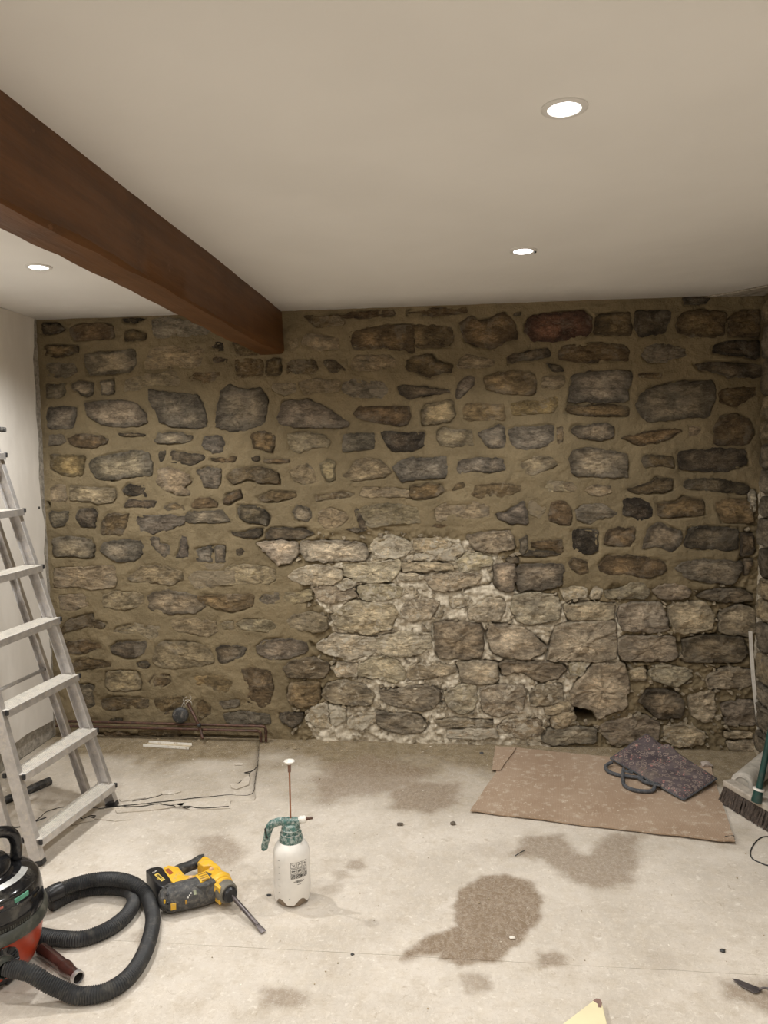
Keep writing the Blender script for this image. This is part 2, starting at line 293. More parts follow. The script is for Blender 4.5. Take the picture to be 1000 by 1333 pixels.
# ---------------------------------------------------------------- back wall: stones
TILES = {'A1': (40, 400, 4, 4), 'A2': (270, 400, 4, 4), 'A3': (500, 390, 4, 4), 'A4': (730, 380, 3.7037, 3.7037),
 'B1': (40, 580, 4, 4), 'B2': (270, 580, 4, 4), 'B3': (500, 580, 4, 4), 'B4': (730, 580, 3.7037, 3.7037),
 'C1': (40, 770, 4, 4), 'C2': (270, 770, 4, 4), 'C3': (500, 770, 4, 4), 'C4': (730, 780, 3.7037, 3.7037),
 'D1': (400, 690, 5, 5), 'D3': (360, 840, 4.545, 4.545), 'D4': (560, 830, 4.545, 4.545)}
STONES = """
A1 d1 60,85 140,82 178,115 130,135 62,142
A1 b4 205,110 250,85 390,80 430,95 440,160 350,170 230,178 210,150
A1 b3 495,130 520,118 598,132 592,165 540,178 492,178
A1 k2 480,60 600,56 545,80 490,78
A1 G5 630,60 700,50 830,70 960,130 880,150 780,155 650,160 630,110
A1 b1 70,198 150,196 240,205 246,235 150,262 72,252
A1 g4 78,290 160,282 240,295 248,335 200,368 80,360
A1 g0 278,248 345,235 400,228 540,216 556,290 525,340 400,350 305,355 285,300
A1 p5 585,300 630,215 700,195 800,205 910,195 920,225 880,320 600,322
A2 k0 5,185 75,182 100,200 85,228 5,228
A2 k0 5,260 45,240 108,265 95,295 30,297
A1 g3 84,398 180,398 182,440 160,472 85,478
A1 g1 212,400 250,383 333,388 325,450 290,465 215,430
A1 g1 357,382 430,378 438,420 430,448 370,455
A1 p6 485,440 495,375 620,345 760,325 785,390 770,412 600,410 545,440
A1 b5 815,370 850,340 990,330 995,375 900,405 830,390
A1 l0 612,430 640,425 700,440 870,452 905,510 925,625 870,635 730,620 665,600 650,545 615,490
A2 l0 40,590 60,480 75,425 120,400 190,425 280,415 318,470 305,600 240,635 120,650 75,640 45,620
A1 l1 88,520 180,515 240,520 240,570 215,635 90,635
A1 g1 283,495 380,485 450,480 540,488 600,545 608,600 560,622 480,625 370,612 290,565
A1 d1 448,658 500,655 598,660 590,672 480,672
A1 g1 640,690 670,655 760,650 840,665 845,695 760,712 660,712
A2 l2 -30,715 -10,672 80,665 95,710 80,755 30,757 -10,745
A1 b1 192,685 230,665 310,657 405,680 400,710 340,735 240,728 205,710
A1 g3 92,665 170,660 182,700 160,715 95,722
B1 y2 98,48 282,45 275,160 190,162 105,125
B1 g0 303,100 320,70 450,38 610,25 625,60 640,90 630,160 540,165 470,172 430,185 340,170 315,140
B1 d3 668,30 705,28 700,70 680,88 668,70
B1 d0 725,60 730,28 800,38 900,45 910,68 850,98 830,105 790,95 730,90
B1 p3 650,190 670,120 720,108 830,145 835,190 800,215 832,240 825,262 760,255 700,235
B1 g2 865,130 920,110 990,120 990,165 980,225 910,222 885,165
B1 p5 105,295 100,215 130,200 185,205 190,290
B1 p3 200,210 330,215 440,222 448,255 430,298 340,300 205,285
B1 k0 478,235 510,198 550,208 595,205 608,268 540,265 490,255
B1 d1 482,325 510,272 580,285 660,288 645,325 590,322
B1 b1 690,322 705,308 760,298 806,315 803,338 710,335
B1 b3 830,320 860,275 930,268 970,300 970,318 880,328
B1 g1 90,345 200,335 198,380 175,418 120,430 100,400
B1 d2 236,380 250,330 330,325 350,360 335,425 265,420
B1 b3 370,460 372,400 395,350 515,355 510,410 480,470 420,468
B1 l3 540,400 560,365 740,358 812,375 800,412 740,435 640,460 570,450
B2 g1 -120,375 -100,345 75,335 120,398 60,405 -40,405 -100,400
B1 g2 115,480 200,470 320,485 332,525 325,585 200,578 118,580
B1 g1 362,550 380,500 470,492 570,490 595,525 585,570 550,600 460,608 400,580
B1 l1 615,480 672,470 670,505 725,515 725,570 690,582 655,548 630,515
B1 l2 785,470 815,475 820,560 835,575 755,588 780,535
B1 l0 858,540 950,522 952,610 865,602
B1 l1 956,520 1010,525 1018,608 957,610
B1 p4 118,640 200,632 430,622 450,700 440,738 340,750 290,745 230,735 120,745
B1 p3 497,680 540,655 580,625 660,618 750,640 798,650 795,700 740,725 640,720 590,710 510,708
B1 p7 820,690 850,655 960,650 1060,652 1070,720 950,735 850,748
B1 p9 895,617 960,614 1020,612 1000,640 930,648
B2 p5 85,640 130,618 270,618 355,650 358,705 320,722 240,720 150,730 95,725
C1 p5 145,20 270,10 305,40 300,75 220,105 155,95
C1 p4 375,15 440,-5 590,5 595,60 540,85 490,102 450,95 380,85
C1 g1 612,20 640,0 720,-10 810,5 900,35 912,80 850,115 720,118 660,105 615,90
C2 y2 -60,20 0,15 240,12 242,70 200,90 130,108 60,95 20,75 -40,60
C1 b3 150,195 200,150 290,120 320,115 330,150 395,165 380,195 300,180 230,200 160,215
C1 p6 430,210 450,180 540,160 680,180 670,240 620,250 560,220 480,215
C1 p5 720,150 850,135 960,150 975,210 930,240 850,225 750,205
C1 b3 165,258 300,250 380,280 385,300 280,320 190,328
C1 d2 415,290 450,262 600,255 605,290 580,340 510,350 430,320
C1 d4 550,370 600,355 625,375 615,400 560,395
C1 p3 635,360 650,290 680,258 850,265 930,280 960,370 900,385 780,400 700,402 650,385
C2 d0 45,290 100,272 208,290 200,330 150,355 95,378 60,365
C1 b4 210,350 300,345 420,365 420,390 330,400 220,415
C1 p3 390,490 395,420 490,410 560,420 580,480 570,510 490,520 410,515
C1 g2 245,490 290,480 330,490 335,590 310,610 270,600
C1 b5 612,470 640,430 730,430 740,470 690,500 640,520
C1 y4 835,420 940,425 930,500 870,490 830,450
C1 b3 365,560 400,550 500,548 620,558 610,605 480,610 400,625 372,600
C1 b4 645,560 700,545 800,545 810,600 740,640 660,640
C1 b5 850,560 900,545 940,600 940,640 880,670 860,620
C1 d5 300,655 480,660 480,686 310,686
C1 b5 380,724 520,728 520,750 390,755
C1 b5 560,724 780,728 780,752 560,752
C2 g3 60,575 90,555 165,560 160,600 80,612
C2 y4 0,430 100,430 150,460 145,510 80,530 0,500 -20,460
C2 b4 175,400 240,390 330,410 350,500 330,590 280,605 210,580 200,500
C2 g4 80,635 180,620 330,640 330,690 100,690
A2 b5 135,275 200,262 295,275 295,360 150,370
A2 b2 305,270 385,262 388,355 300,360
A2 b4 120,180 240,185 270,250 150,255
A2 p6 485,190 500,145 560,135 690,165 690,220 600,225 500,215
A2 p6 410,185 470,155 480,200 430,230
A2 b6 500,45 690,40 730,90 560,110
A2 b4 680,50 740,28 970,12 980,45 790,65
A2 b1 740,130 830,108 940,88 1082,95 1082,245 920,215 760,215 738,180
A2 b5 410,290 450,268 560,272 580,320 540,350 410,350
A2 d5 600,275 660,270 730,330 640,345
A2 p4 750,275 780,250 950,245 990,270 985,310 900,332 750,330
A2 p6 470,395 540,370 690,380 685,440 580,450 500,455
A2 G5 700,400 760,375 920,385 950,440 900,480 760,470 700,440
A2 p7 340,400 460,395 465,440 400,465 340,430
A2 g2 362,570 400,485 530,480 620,520 740,600 735,625 660,635 580,630 440,625 375,615
A2 b2 755,555 790,518 1000,515 1050,520 1063,580 1030,620 960,615 860,600 790,585
A2 b1 222,660 300,632 360,668 345,760 300,748 240,735
A2 p3 410,660 500,650 600,655 645,700 630,730 540,735 470,765 430,745
A2 g3 700,660 790,655 870,650 875,735 800,745 705,760
A3 k1 -25,690 30,685 130,690 210,690 210,765 150,790 60,797 10,760
A3 b2 115,170 120,130 200,125 350,135 370,190 340,245 180,250 130,235
A3 b3 120,55 240,42 430,42 440,70 260,92 120,80
A3 b1 390,120 460,80 480,105 540,100 620,65 680,115 700,205 640,215 580,258 500,250 420,215 400,160
A3 r0 730,165 735,130 760,85 900,65 1040,55 1080,90 1080,160 1050,195 900,220 770,220
A3 d1 670,72 720,65 715,82 680,85
A3 b1 108,350 115,310 160,285 250,280 270,320 340,335 360,345 350,385 300,385 240,412 180,385 115,370
A3 p4 380,350 390,310 430,285 480,290 580,320 570,345 480,362 400,362
A3 d1 640,295 700,275 780,258 850,250 875,270 865,300 780,315 650,330
A4 b1 -10,325 -15,300 5,262 140,245 310,255 335,280 330,335 220,335 70,345
A3 g3 370,490 385,430 440,390 475,405 470,450 385,522
A3 y2 515,410 570,380 700,365 780,380 800,440 790,495 740,500 620,490 530,470
A3 d3 840,325 930,350 940,370 890,380
A3 p4 820,400 890,395 940,390 945,430 910,472 820,460
A3 d0 65,455 110,440 200,450 340,468 340,485 260,495 130,520 85,495
A3 p2 190,590 210,545 290,535 355,515 375,590 350,635 200,658
A3 y4 412,555 430,540 620,545 632,630 410,630
A3 y6 660,540 780,520 900,500 915,550 880,590 670,605
A3 p3 270,700 300,670 460,680 465,760 390,770 290,765
A3 l0 485,690 560,665 600,650 632,665 635,770 540,775 510,740
A3 G3 648,680 690,660 760,665 840,650 885,660 885,730 850,770 740,785 690,780 655,740
A3 b4 895,665 935,660 935,745 895,755
A4 l0 55,400 150,378 200,385 240,378 270,370 340,378 345,430 325,480 330,535 60,535 35,530
A4 b1 20,580 35,545 100,548 200,540 333,548 333,600 240,600 150,598 60,590
A4 b2 150,200 175,110 340,90 345,190 330,215 200,205
A4 d2 355,85 530,90 528,140 500,200 370,220 352,180
A4 b2 555,160 580,100 650,85 800,95 790,220 620,215 570,190
A4 b3 810,130 850,95 960,80 960,220 810,210
A4 d2 590,30 720,30 700,58 600,62
A4 g5 385,310 400,265 470,245 590,270 605,310 500,340 420,345
A4 k0 728,270 760,245 860,235 960,235 960,325 860,305 740,295
A4 d0 642,348 760,335 990,350 990,400 950,418 810,412 740,390 670,375
A4 g0 362,545 390,480 440,460 540,435 740,425 750,510 715,605 600,610 560,620 430,630 380,600
A4 b4 760,470 935,455 940,500 850,560 760,540
A4 b2 730,660 760,600 850,585 910,610 935,680 900,740 740,740
A4 g0 47,670 60,645 230,630 262,655 255,705 180,717 80,705
A4 b0 285,705 400,675 510,658 595,665 540,705 460,730 370,740
A4 p5 615,650 680,635 690,670 660,695 615,690
A4 b6 365,390 490,390 490,415 370,415
B4 g0 35,70 60,20 140,8 260,25 325,45 330,150 280,155 150,152 65,150
B4 b1 385,75 400,45 470,48 548,50 548,105 480,100 400,105
B4 d1 558,30 700,15 830,10 890,20 905,90 800,130 640,125 578,115
B4 b1 320,210 430,175 460,152 540,165 540,210 490,228 360,232
B4 d1 592,200 600,165 680,155 840,170 915,195 910,230 830,235 720,220 600,210
B4 p4 -30,190 0,180 60,180 82,205 70,228 -30,220
B4 p4 110,215 150,190 240,195 250,225 200,245 140,240
B4 g4 70,310 100,285 200,275 280,325 250,345 180,350 140,385 80,360
B4 b4 -45,270 20,262 60,320 50,385 0,385 -60,360
B4 k1 298,270 320,250 390,255 445,300 440,345 375,365 360,345 300,335
B4 b2 463,280 560,270 590,245 690,260 695,330 640,340 470,350
B4 y3 742,270 780,255 900,262 925,290 930,375 780,370 755,310
B4 k1 55,500 52,415 90,400 180,405 180,515 120,525
B4 b2 212,480 215,425 250,395 360,395 358,450 330,490
B4 g1 390,500 395,480 415,400 470,368 590,420 585,470 530,520 450,490
B4 d0 590,480 620,400 680,390 855,395 858,500 800,510 610,495
B4 k0 868,420 925,425 935,520 868,530
B4 b1 178,580 220,530 330,525 500,555 512,605 450,640 370,640 320,620 240,625 185,605
B4 g2 543,595 580,560 700,548 875,552 880,600 840,670 700,660 600,640 580,615
B4 d2 888,545 925,550 900,620 888,620
B4 b3 38,560 60,535 130,560 135,610 90,625 50,595
B4 p5 0,695 60,680 130,690 130,735 20,745
B4 p5 140,735 165,680 205,690 190,740
B4 g4 210,700 300,690 330,660 400,660 430,710 400,740 220,735
B4 g4 440,700 490,670 590,668 625,700 620,735 480,740
B4 d2 655,730 700,700 870,690 920,720 920,750 780,755
B3 l2 45,110 90,75 160,60 250,62 330,55 330,165 240,175 160,185 90,190
B3 G1 375,125 390,80 470,60 620,65 640,130 560,140 460,135 400,150
B3 p4 683,75 750,52 880,60 900,105 820,140 760,160 700,120
B3 b2 125,265 140,215 240,195 300,205 318,240 260,270 180,285
B3 b4 348,230 370,195 420,190 425,220 365,238
B3 b5 452,260 470,205 620,190 720,210 710,240 600,275 480,272
B3 p6 810,210 850,180 990,195 1000,240 830,240
B3 p4 -150,350 -100,305 20,300 170,318 200,405 60,412 -70,430 -140,385
B3 p5 258,360 265,325 330,290 480,285 550,320 550,370 480,385 380,375 280,400
B3 l2 580,360 630,350 735,280 740,340 760,390 740,415 660,408 600,385
B3 p7 748,300 790,270 850,330 810,380 760,365
B3 b5 222,425 260,408 420,412 425,432 300,425
B2 G2 485,520 500,495 800,500 840,555 830,595 720,600 600,605 520,600 490,560
B2 G2 258,510 300,495 465,500 475,560 430,610 370,622 320,575
B2 d2 115,450 200,455 230,435 290,430 280,470 240,485 150,475
B2 d1 300,460 330,430 400,425 520,435 560,465 480,488 380,490 310,485
B2 d5 145,540 180,530 205,550 190,578 150,575
D1 p5 415,100 450,50 540,30 680,80 670,140 600,180 430,185
D1 p5 690,60 850,50 950,85 900,125 700,145
D1 p6 700,160 740,150 960,158 960,200 705,198
B2 p4 420,680 480,635 600,620 700,650 695,700 650,725 530,725 450,710
D1 p4 238,300 240,225 350,215 600,195 605,260 580,305 540,330 420,345 340,335
D1 p3 612,212 850,208 950,235 955,262 820,262 740,270 620,270
D1 p5 595,305 680,280 760,295 750,318 620,330
D1 p6 200,345 240,312 320,335 290,375 215,388
D1 p4 765,310 850,290 1000,280 1140,290 1100,345 1000,380 880,400 800,370
D1 g4 40,390 100,352 190,372 215,392 300,385 320,435 150,475 70,460
D1 p5 325,365 450,350 560,352 620,380 600,440 480,460 350,455
C2 p5 390,5 540,-10 548,50 400,72
C2 g5 265,45 285,5 375,0 385,70 290,65
D1 p4 165,560 240,490 300,455 400,475 560,490 590,540 545,640 420,675 300,665 210,640 170,600
C2 p6 410,150 430,120 540,100 620,130 630,200 560,215 430,190
D1 p5 600,560 640,480 700,450 780,470 830,520 780,570 700,590
C2 p5 148,165 200,140 330,145 365,180 350,215 260,210 180,200
C2 p6 70,160 138,150 138,195 80,200
C2 g2 250,290 300,250 430,238 520,265 525,310 450,345 330,357 265,330
C2 p5 600,252 680,222 880,240 885,320 740,357 690,340 600,320 565,270
C3 p4 -95,280 -50,240 80,215 240,215 245,290 160,335 30,335 -60,310
C2 d4 395,400 430,360 560,345 620,370 640,400 600,450 430,450
C2 p5 655,410 680,375 780,375 785,440 680,445
D3 p4 485,180 490,120 560,75 640,60 720,90 765,160 755,205 690,220 600,195
C3 y4 120,440 130,390 180,375 370,385 375,420 250,450 150,460
C2 b4 415,540 430,480 580,470 590,540 560,590 470,600 420,570
D3 g4 265,290 300,230 400,205 520,240 580,290 560,350 440,355 340,340 280,310
D3 g3 610,250 660,265 860,235 965,260 960,340 890,390 740,365 640,340
D3 d4 10,400 90,395 165,400 150,450 90,490 30,460
D3 p6 170,430 220,360 300,340 305,440 330,480 240,480
D3 p7 312,350 400,370 405,440 350,478 318,450
D3 p6 420,440 480,400 580,400 580,460 500,500 430,490
D3 l2 590,395 680,405 830,410 900,470 860,510 740,520 640,500 590,455
D4 g5 25,490 120,480 370,490 370,515 250,525 60,525
D4 p7 100,545 380,540 400,590 250,600 110,595
C3 g2 262,170 320,155 500,170 520,230 510,340 430,350 280,345 265,240
C3 p4 435,140 440,90 540,30 620,40 630,90 600,150 480,152
C3 p5 340,40 430,40 430,80 350,85
C3 p4 85,100 120,50 250,35 290,70 240,140 130,155
C3 p3 663,90 680,25 740,5 900,20 920,80 905,150 760,175 700,155
C3 G3 535,230 560,170 720,185 780,230 840,290 830,320 740,355 600,335 560,300
C4 G3 -65,290 -40,190 -20,130 100,110 265,105 268,280 210,300 30,295 -40,300
D4 G3 155,145 250,140 395,150 400,260 290,275 195,265 175,200
D4 g2 410,160 440,140 700,145 790,165 810,190 740,240 660,265 600,235 560,205 450,200 430,220
D4 p4 80,320 180,280 270,270 280,370 250,430 180,455 110,410
D4 g4 295,310 370,280 540,285 565,330 550,420 480,450 370,465 310,430
D4 g4 590,330 640,275 780,280 790,370 700,400 600,410
D4 y4 680,420 790,375 835,395 820,430 750,450 690,450
D4 y4 710,470 800,440 850,440 858,480 800,530 720,530
D4 g3 670,580 700,545 850,535 980,535 985,620 750,635 680,620
D4 g5 400,530 440,490 600,480 660,500 650,570 540,600 420,560
C4 p5 40,310 145,305 100,370 50,360
C4 p3 15,30 130,15 260,20 262,90 200,100 40,100
C4 g4 285,30 350,15 480,20 515,100 518,150 440,160 300,150 280,90
C4 p4 520,40 560,20 700,15 735,70 735,140 600,165 545,150
C4 g3 770,70 850,25 930,40 940,150 900,180 765,160
C4 g3 280,200 320,175 550,180 565,270 540,295 300,300 280,250
C4 d2 590,200 680,175 870,180 900,260 870,300 680,305 590,300
C4 y3 50,450 100,380 160,310 310,310 330,420 310,520 180,580 150,530 60,510
C4 p4 335,345 400,330 410,390 350,390
C4 p4 425,350 470,320 600,330 640,370 560,420 450,395
C4 g4 700,380 780,330 920,340 920,420 780,430 710,420
C4 d1 380,490 420,435 560,450 600,510 580,570 480,575 410,520
C4 p6 620,470 740,440 740,560 700,600 630,560
C4 g4 775,500 930,490 940,605 800,610
C4 g5 190,640 200,600 400,560 480,600 470,680 250,700
C4 p5 500,620 600,600 700,650 690,700 560,710 500,680
C4 p6 790,640 920,640 920,668 800,668
C4 p6 800,690 940,680 940,730 820,730
B2 b2 10,70 70,60 155,55 150,85 80,88 40,85
B2 d2 230,60 275,55 275,80 240,80
B2 b2 290,75 380,70 430,72 430,88 300,88
B2 b3 100,160 150,115 300,110 370,150 375,200 290,195 200,175 130,205
B2 p4 420,130 520,85 560,130 570,190 500,205 450,180
B2 p2 585,100 630,70 665,85 665,180 630,190 595,140
B2 p3 705,155 770,80 830,60 900,75 965,140 920,165 760,185
B2 b1 80,300 90,260 170,232 178,265 110,305
B2 b3 258,270 330,240 460,245 465,270 350,292 280,292
B2 b6 560,260 700,235 770,250 740,270 570,290
B2 p5 790,260 810,215 1000,220 1090,240 1080,265 830,272
B2 d1 158,370 160,310 280,318 325,370 310,415 210,400
B2 g2 440,345 470,305 530,320 552,370 530,400 460,390
B2 p4 572,400 580,345 640,320 720,345 740,380 700,420 620,435
B2 d4 755,330 780,310 820,405 838,435 800,430
B2 d4 715,440 770,428 838,442 780,454
B3 g3 425,465 530,448 660,443 685,540 560,558 480,545
B3 g3 700,490 745,465 752,520 740,560 712,572
B3 b3 760,500 930,488 940,555 850,540 770,530
B3 d1 745,542 850,548 930,562 860,578 720,582
B3 d3 640,590 700,582 700,610 650,608
B3 g0 575,625 680,612 688,680 672,755 600,750 575,720
B3 g0 694,615 930,612 945,650 920,735 800,755 692,760
B3 p5 380,600 440,555 560,580 565,612 470,650 400,655
B3 p6 160,570 300,535 400,505 415,555 350,595 200,598
B4 w0 903,222 922,204 940,222 944,305 929,326 911,310
"""
PAL = {'g': (.165, .142, .110), 'G': (.21, .185, .148), 'd': (.085, .070, .050), 'k': (.045, .036, .026), 'b': (.13, .095, .055),
       'y': (.22, .165, .090), 'p': (.265, .22, .150), 'r': (.10, .054, .040), 'w': (.50, .45, .37), 'l': (.142, .124, .102)}
def tile_px(t, x, y): ox, oy, sx, sy = TILES[t]; return ox+x/sx, oy+y/sy
def wallxz(px, py): p = UY(px, py, D); return (p.x, p.z)
stones = []
for ln in STONES.strip().splitlines():
    a = ln.split(); t, c = a[0], a[1]
    stones.append((c[0], int(c[1]), [wallxz(*tile_px(t, *map(float, q.split(',')))) for q in a[2:]]))
RAW = [wallxz(*q) for q in [(392, 690), (450, 697), (520, 690), (600, 697), (672, 698), (682, 722), (672, 735), (735, 768), (800, 762), (850, 770), (930, 768), (962, 720),
       (985, 640), (1010, 640), (1010, 1000), (370, 1000), (385, 930), (372, 880), (415, 850), (402, 800), (395, 762), (420, 735), (360, 735), (345, 705)]]
LIMEZ = [wallxz(*q) for q in [(400, 745), (440, 735), (520, 712), (560, 700), (650, 705), (670, 760), (735, 775), (800, 775), (830, 800), (800, 880), (790, 930), (740, 940), (700, 985), (410, 985), (400, 930),
       (470, 900), (440, 860), (425, 800), (410, 775)]]
GAPS = [(.26, [(748, 921), (757, 922), (772, 927), (777, 940), (762, 941), (747, 939)]), (.05, [(427, 799), (431, 799), (434, 809), (427, 811)]), (.05, [(649, 870), (654, 873), (656, 880), (649, 880)]),
        (.05, [(408, 765), (412, 766), (414, 775), (409, 775)]), (.05, [(462, 764), (466, 765), (467, 775), (463, 777)]), (.04, [(881, 836), (886, 838), (889, 851), (883, 850)]),
        (.05, [(839, 867), (844, 868), (845, 882), (838, 882)]), (.04, [(867, 800), (871, 806), (875, 820), (869, 815)]), (.04, [(630, 820), (633, 821), (633, 838), (630, 838)]), (.04, [(640, 754), (643, 755), (643, 761), (639, 760)]),
        (.05, [(398, 710), (400, 710), (401, 722), (398, 720)]), (.045, [(62, 652), (66, 654), (66, 662), (62, 664)]), (.04, [(815, 865), (818, 866), (818, 882), (815, 880)]),
        (.03, [(119, 953), (250, 957), (336, 959), (336, 963), (119, 962)]), (.03, [(402, 834), (410, 838), (412, 848), (404, 842)]), (.03, [(560, 812), (562, 812), (563, 835), (561, 836)]),
        (.03, [(594, 862), (597, 863), (598, 878), (596, 878)]), (.03, [(573, 898), (576, 898), (576, 920), (573, 915)]), (.03, [(684, 900), (687, 900), (686, 916), (684, 914)]), (.04, [(416, 894), (419, 896), (418, 910), (415, 905)]),
        (.03, [(510, 738), (560, 746), (558, 749), (520, 744)]), (.03, [(575, 766), (612, 764), (640, 758), (640, 761), (600, 769), (576, 770)])]
rawS, limS = {}, {}
def region(P, X, Z): return sdist(P, X, Z)
# mortar sheet
GX0, GX1, GZ0, GZ1, ST = XL-.03, XR+.10, -.03, CEIL+.03, .0062
nx, nz = int((GX1-GX0)/ST)+1, int((GZ1-GZ0)/ST)+1
gx = GX0+np.arange(nx)*ST; gz = GZ0+np.arange(nz)*ST; X, Z = np.meshgrid(gx, gz); Xf, Zf = X.ravel(), Z.ravel()
P3 = np.stack([Xf, np.zeros_like(Xf), Zf], 1)
sd = np.full(X.shape, .08)
for c, sm, P in stones:
    q = np.array(P); x0, x1, z0, z1 = q[:, 0].min()-.08, q[:, 0].max()+.08, q[:, 1].min()-.08, q[:, 1].max()+.08
    i0, i1 = max(0, int((x0-GX0)/ST)), min(nx, int((x1-GX0)/ST)+2); j0, j1 = max(0, int((z0-GZ0)/ST)), min(nz, int((z1-GZ0)/ST)+2)
    if i1 > i0 and j1 > j0: sd[j0:j1, i0:i1] = np.minimum(sd[j0:j1, i0:i1], sdist(P, X[j0:j1, i0:i1], Z[j0:j1, i0:i1])+(.008 if sm >= 4 else .001))
sd = sd.ravel()
warp = fbm(P3, 9, 4, 5)*.05
raw = sstep(.02, -.02, sdist(RAW, Xf, Zf)+warp*.5)
lime = sstep(.05, -.05, sdist(LIMEZ, Xf, Zf)+warp)
n_lo, n_md, n_hi = fbm(P3, 3, 3, 1), fbm(P3, 16, 3, 2), fbm(P3, 55, 3, 3)
crumb = np.abs(fbm(P3, 34, 3, 9))
y_pt = -.004+n_lo*.007+n_md*.0060+n_hi*.0026+.004*np.exp(-(np.clip(sd, 0, 1)/.006)**2)+.016*sstep(-.006, -.025, sd)
y_raw = .012+n_lo*.006+n_md*.011+n_hi*.006-crumb*.012+.016*np.exp(-((sd-.001)/.006)**2)+.014*sstep(-.006, -.03, sd)
crk = np.exp(-((sd-.005)/.0055)**2)*sstep(.12, .42, fbm(P3, 7, 3, 77)); y_raw = y_raw+.040*crk; y_pt = y_pt+.012*np.exp(-((sd-.003)/.004)**2)*sstep(.15, .5, fbm(P3, 6, 3, 78)); dy = y_pt*(1-raw)+y_raw*raw
for dep, G in GAPS:
    P = [wallxz(*q) for q in G]; q = np.array(P)
    s = (Xf > q[:, 0].min()-.02) & (Xf < q[:, 0].max()+.02) & (Zf > q[:, 1].min()-.02) & (Zf < q[:, 1].max()+.02)
    d = sdist(P, Xf[s], Zf[s]); dy[s] += dep*sstep(.004, -.006, d)
V = np.stack([Xf, D+dy, Zf], 1)
idx = np.arange(nx*nz).reshape(nz, nx); F = np.stack([idx[:-1, :-1], idx[:-1, 1:], idx[1:, 1:], idx[1:, :-1]], -1).reshape(-1, 4)
def grid_obj(name, V, F, mat, parent=None, attrs=None):
    me = bpy.data.meshes.new(name); me.vertices.add(len(V)); me.vertices.foreach_set('co', V.ravel().astype(np.float32))
    me.loops.add(F.size); me.loops.foreach_set('vertex_index', F.ravel().astype(np.int32))
    me.polygons.add(len(F)); me.polygons.foreach_set('loop_start', (np.arange(len(F))*F.shape[1]).astype(np.int32)); me.update(calc_edges=True); me.validate()
    for k, a in (attrs or {}).items(): at = me.attributes.new(k, 'FLOAT', 'POINT'); at.data.foreach_set('value', a.astype(np.float32))
    return mkobj(name, me, mat, parent)
wall_back = struct(grid_obj('wall_back', V, F, M_MORTAR, None, {'lime': lime}))
RAWn, LIMn = np.array(RAW), np.array(LIMEZ)
def stone_mesh(P, prot, rough, seed, rawf, org=None, step=.0095):
    """outline P (2-D) -> a pillow of rock; local coords (x, -out, z)"""
    q = [Vector((a, b, 0)) for a, b in P]; n = len(q)
    ch = []
    for k in range(n): a, b = q[k], q[(k+1) % n]; ch += [a.lerp(b, .09), a.lerp(b, .91)]
    per = resample(ch+[ch[0]], step)[:-1]; R = np.array([(v.x, v.y) for v in per]); m = len(R); c = R.mean(0)
    R = R+(R-c)/np.maximum(np.linalg.norm(R-c, axis=1), 1e-4)[:, None]*(.0035+.004*rawf)
    area = .5*np.sum(R[:, 0]*np.roll(R[:, 1], -1)-R[:, 1]*np.roll(R[:, 0], -1))
    if area > 0: R = R[::-1]
    p3 = np.stack([R[:, 0], R[:, 1], np.full(m, seed*3.1)], 1)
    R = R+np.stack([fbm(p3, 30, 5, 11, .8), fbm(p3, 30, 5, 12, .8)], 1)*.0095
    rad = np.linalg.norm(R-c, axis=1); mn = max(rad.min(), .008)
    ins = [0, .004, .009, .018]; rings = []; hs = [-.016, .45, .90, 1.0]
    for k, d in enumerate(ins):
        t = np.minimum(d/np.maximum(rad, 1e-4), .28*k/3+.02*k); rings.append((R+(c-R)*t[:, None], hs[k]))
    for fr_ in ((.3, .42, .54, .66, .78, .9) if mn > .03 else (.42, .62, .82)): rings.append((R+(c-R)*fr_, 1.0+.03*(fr_ > .6)))
    rsf = np.random.RandomState(seed+50); K = 4 if mn > .02 else 3; th = rsf.uniform(0, 6.28)+np.arange(K)*6.28/K; sl = rsf.uniform(.10, .34, K)*(1 if rawf else .7); of = rsf.uniform(.1, .5, K)*mn*sl
    def facet(r):
        q = [of[j]-sl[j]*((r[:, 0]-c[0])*math.cos(th[j])+(r[:, 1]-c[1])*math.sin(th[j])) for j in range(K)]; return np.clip(np.minimum.reduce(q), -.55*prot, .5*prot)
    vs_, out, rim, ctr = [], [], [], []
    for k, (r, h) in enumerate(rings):
        p3 = np.stack([r[:, 0], r[:, 1], np.full(m, seed*1.7)], 1)
        nz_ = fbm(p3, 14, 2, 21)*.55+np.abs(fbm(p3, 30, 3, 22))*.6-.15+fbm(p3, 85, 2, 25)*.2
        fac = facet(r)*(0 if k < 2 else min(1, .35*k-.3))
        o = (h*prot+fac+nz_*rough*(0 if k == 0 else min(1, .25*k+.2))) if k else np.full(m, h)
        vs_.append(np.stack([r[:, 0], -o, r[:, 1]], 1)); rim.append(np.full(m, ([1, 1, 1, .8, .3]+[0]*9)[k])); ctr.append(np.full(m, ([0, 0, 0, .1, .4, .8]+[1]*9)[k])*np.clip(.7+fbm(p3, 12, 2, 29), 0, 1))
    vs_.append(np.array([[c[0], -(prot*1.1+rough*.2), c[1]]])); rim.append(np.zeros(1)); ctr.append(np.ones(1))
    V = np.concatenate(vs_); L = len(rings); F = []
    for k in range(L-1):
        for j in range(m): F.append((k*m+j, k*m+(j+1) % m, (k+1)*m+(j+1) % m, (k+1)*m+j))
    for j in range(m): F.append(((L-1)*m+j, (L-1)*m+(j+1) % m, L*m))
    me = bpy.data.meshes.new('stone'); me.from_pydata(V.tolist(), [], F); me.update()
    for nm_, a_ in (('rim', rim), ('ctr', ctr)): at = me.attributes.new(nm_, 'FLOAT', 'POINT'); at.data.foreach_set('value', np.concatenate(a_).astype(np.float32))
    return me, c
rs = np.random.RandomState(3)
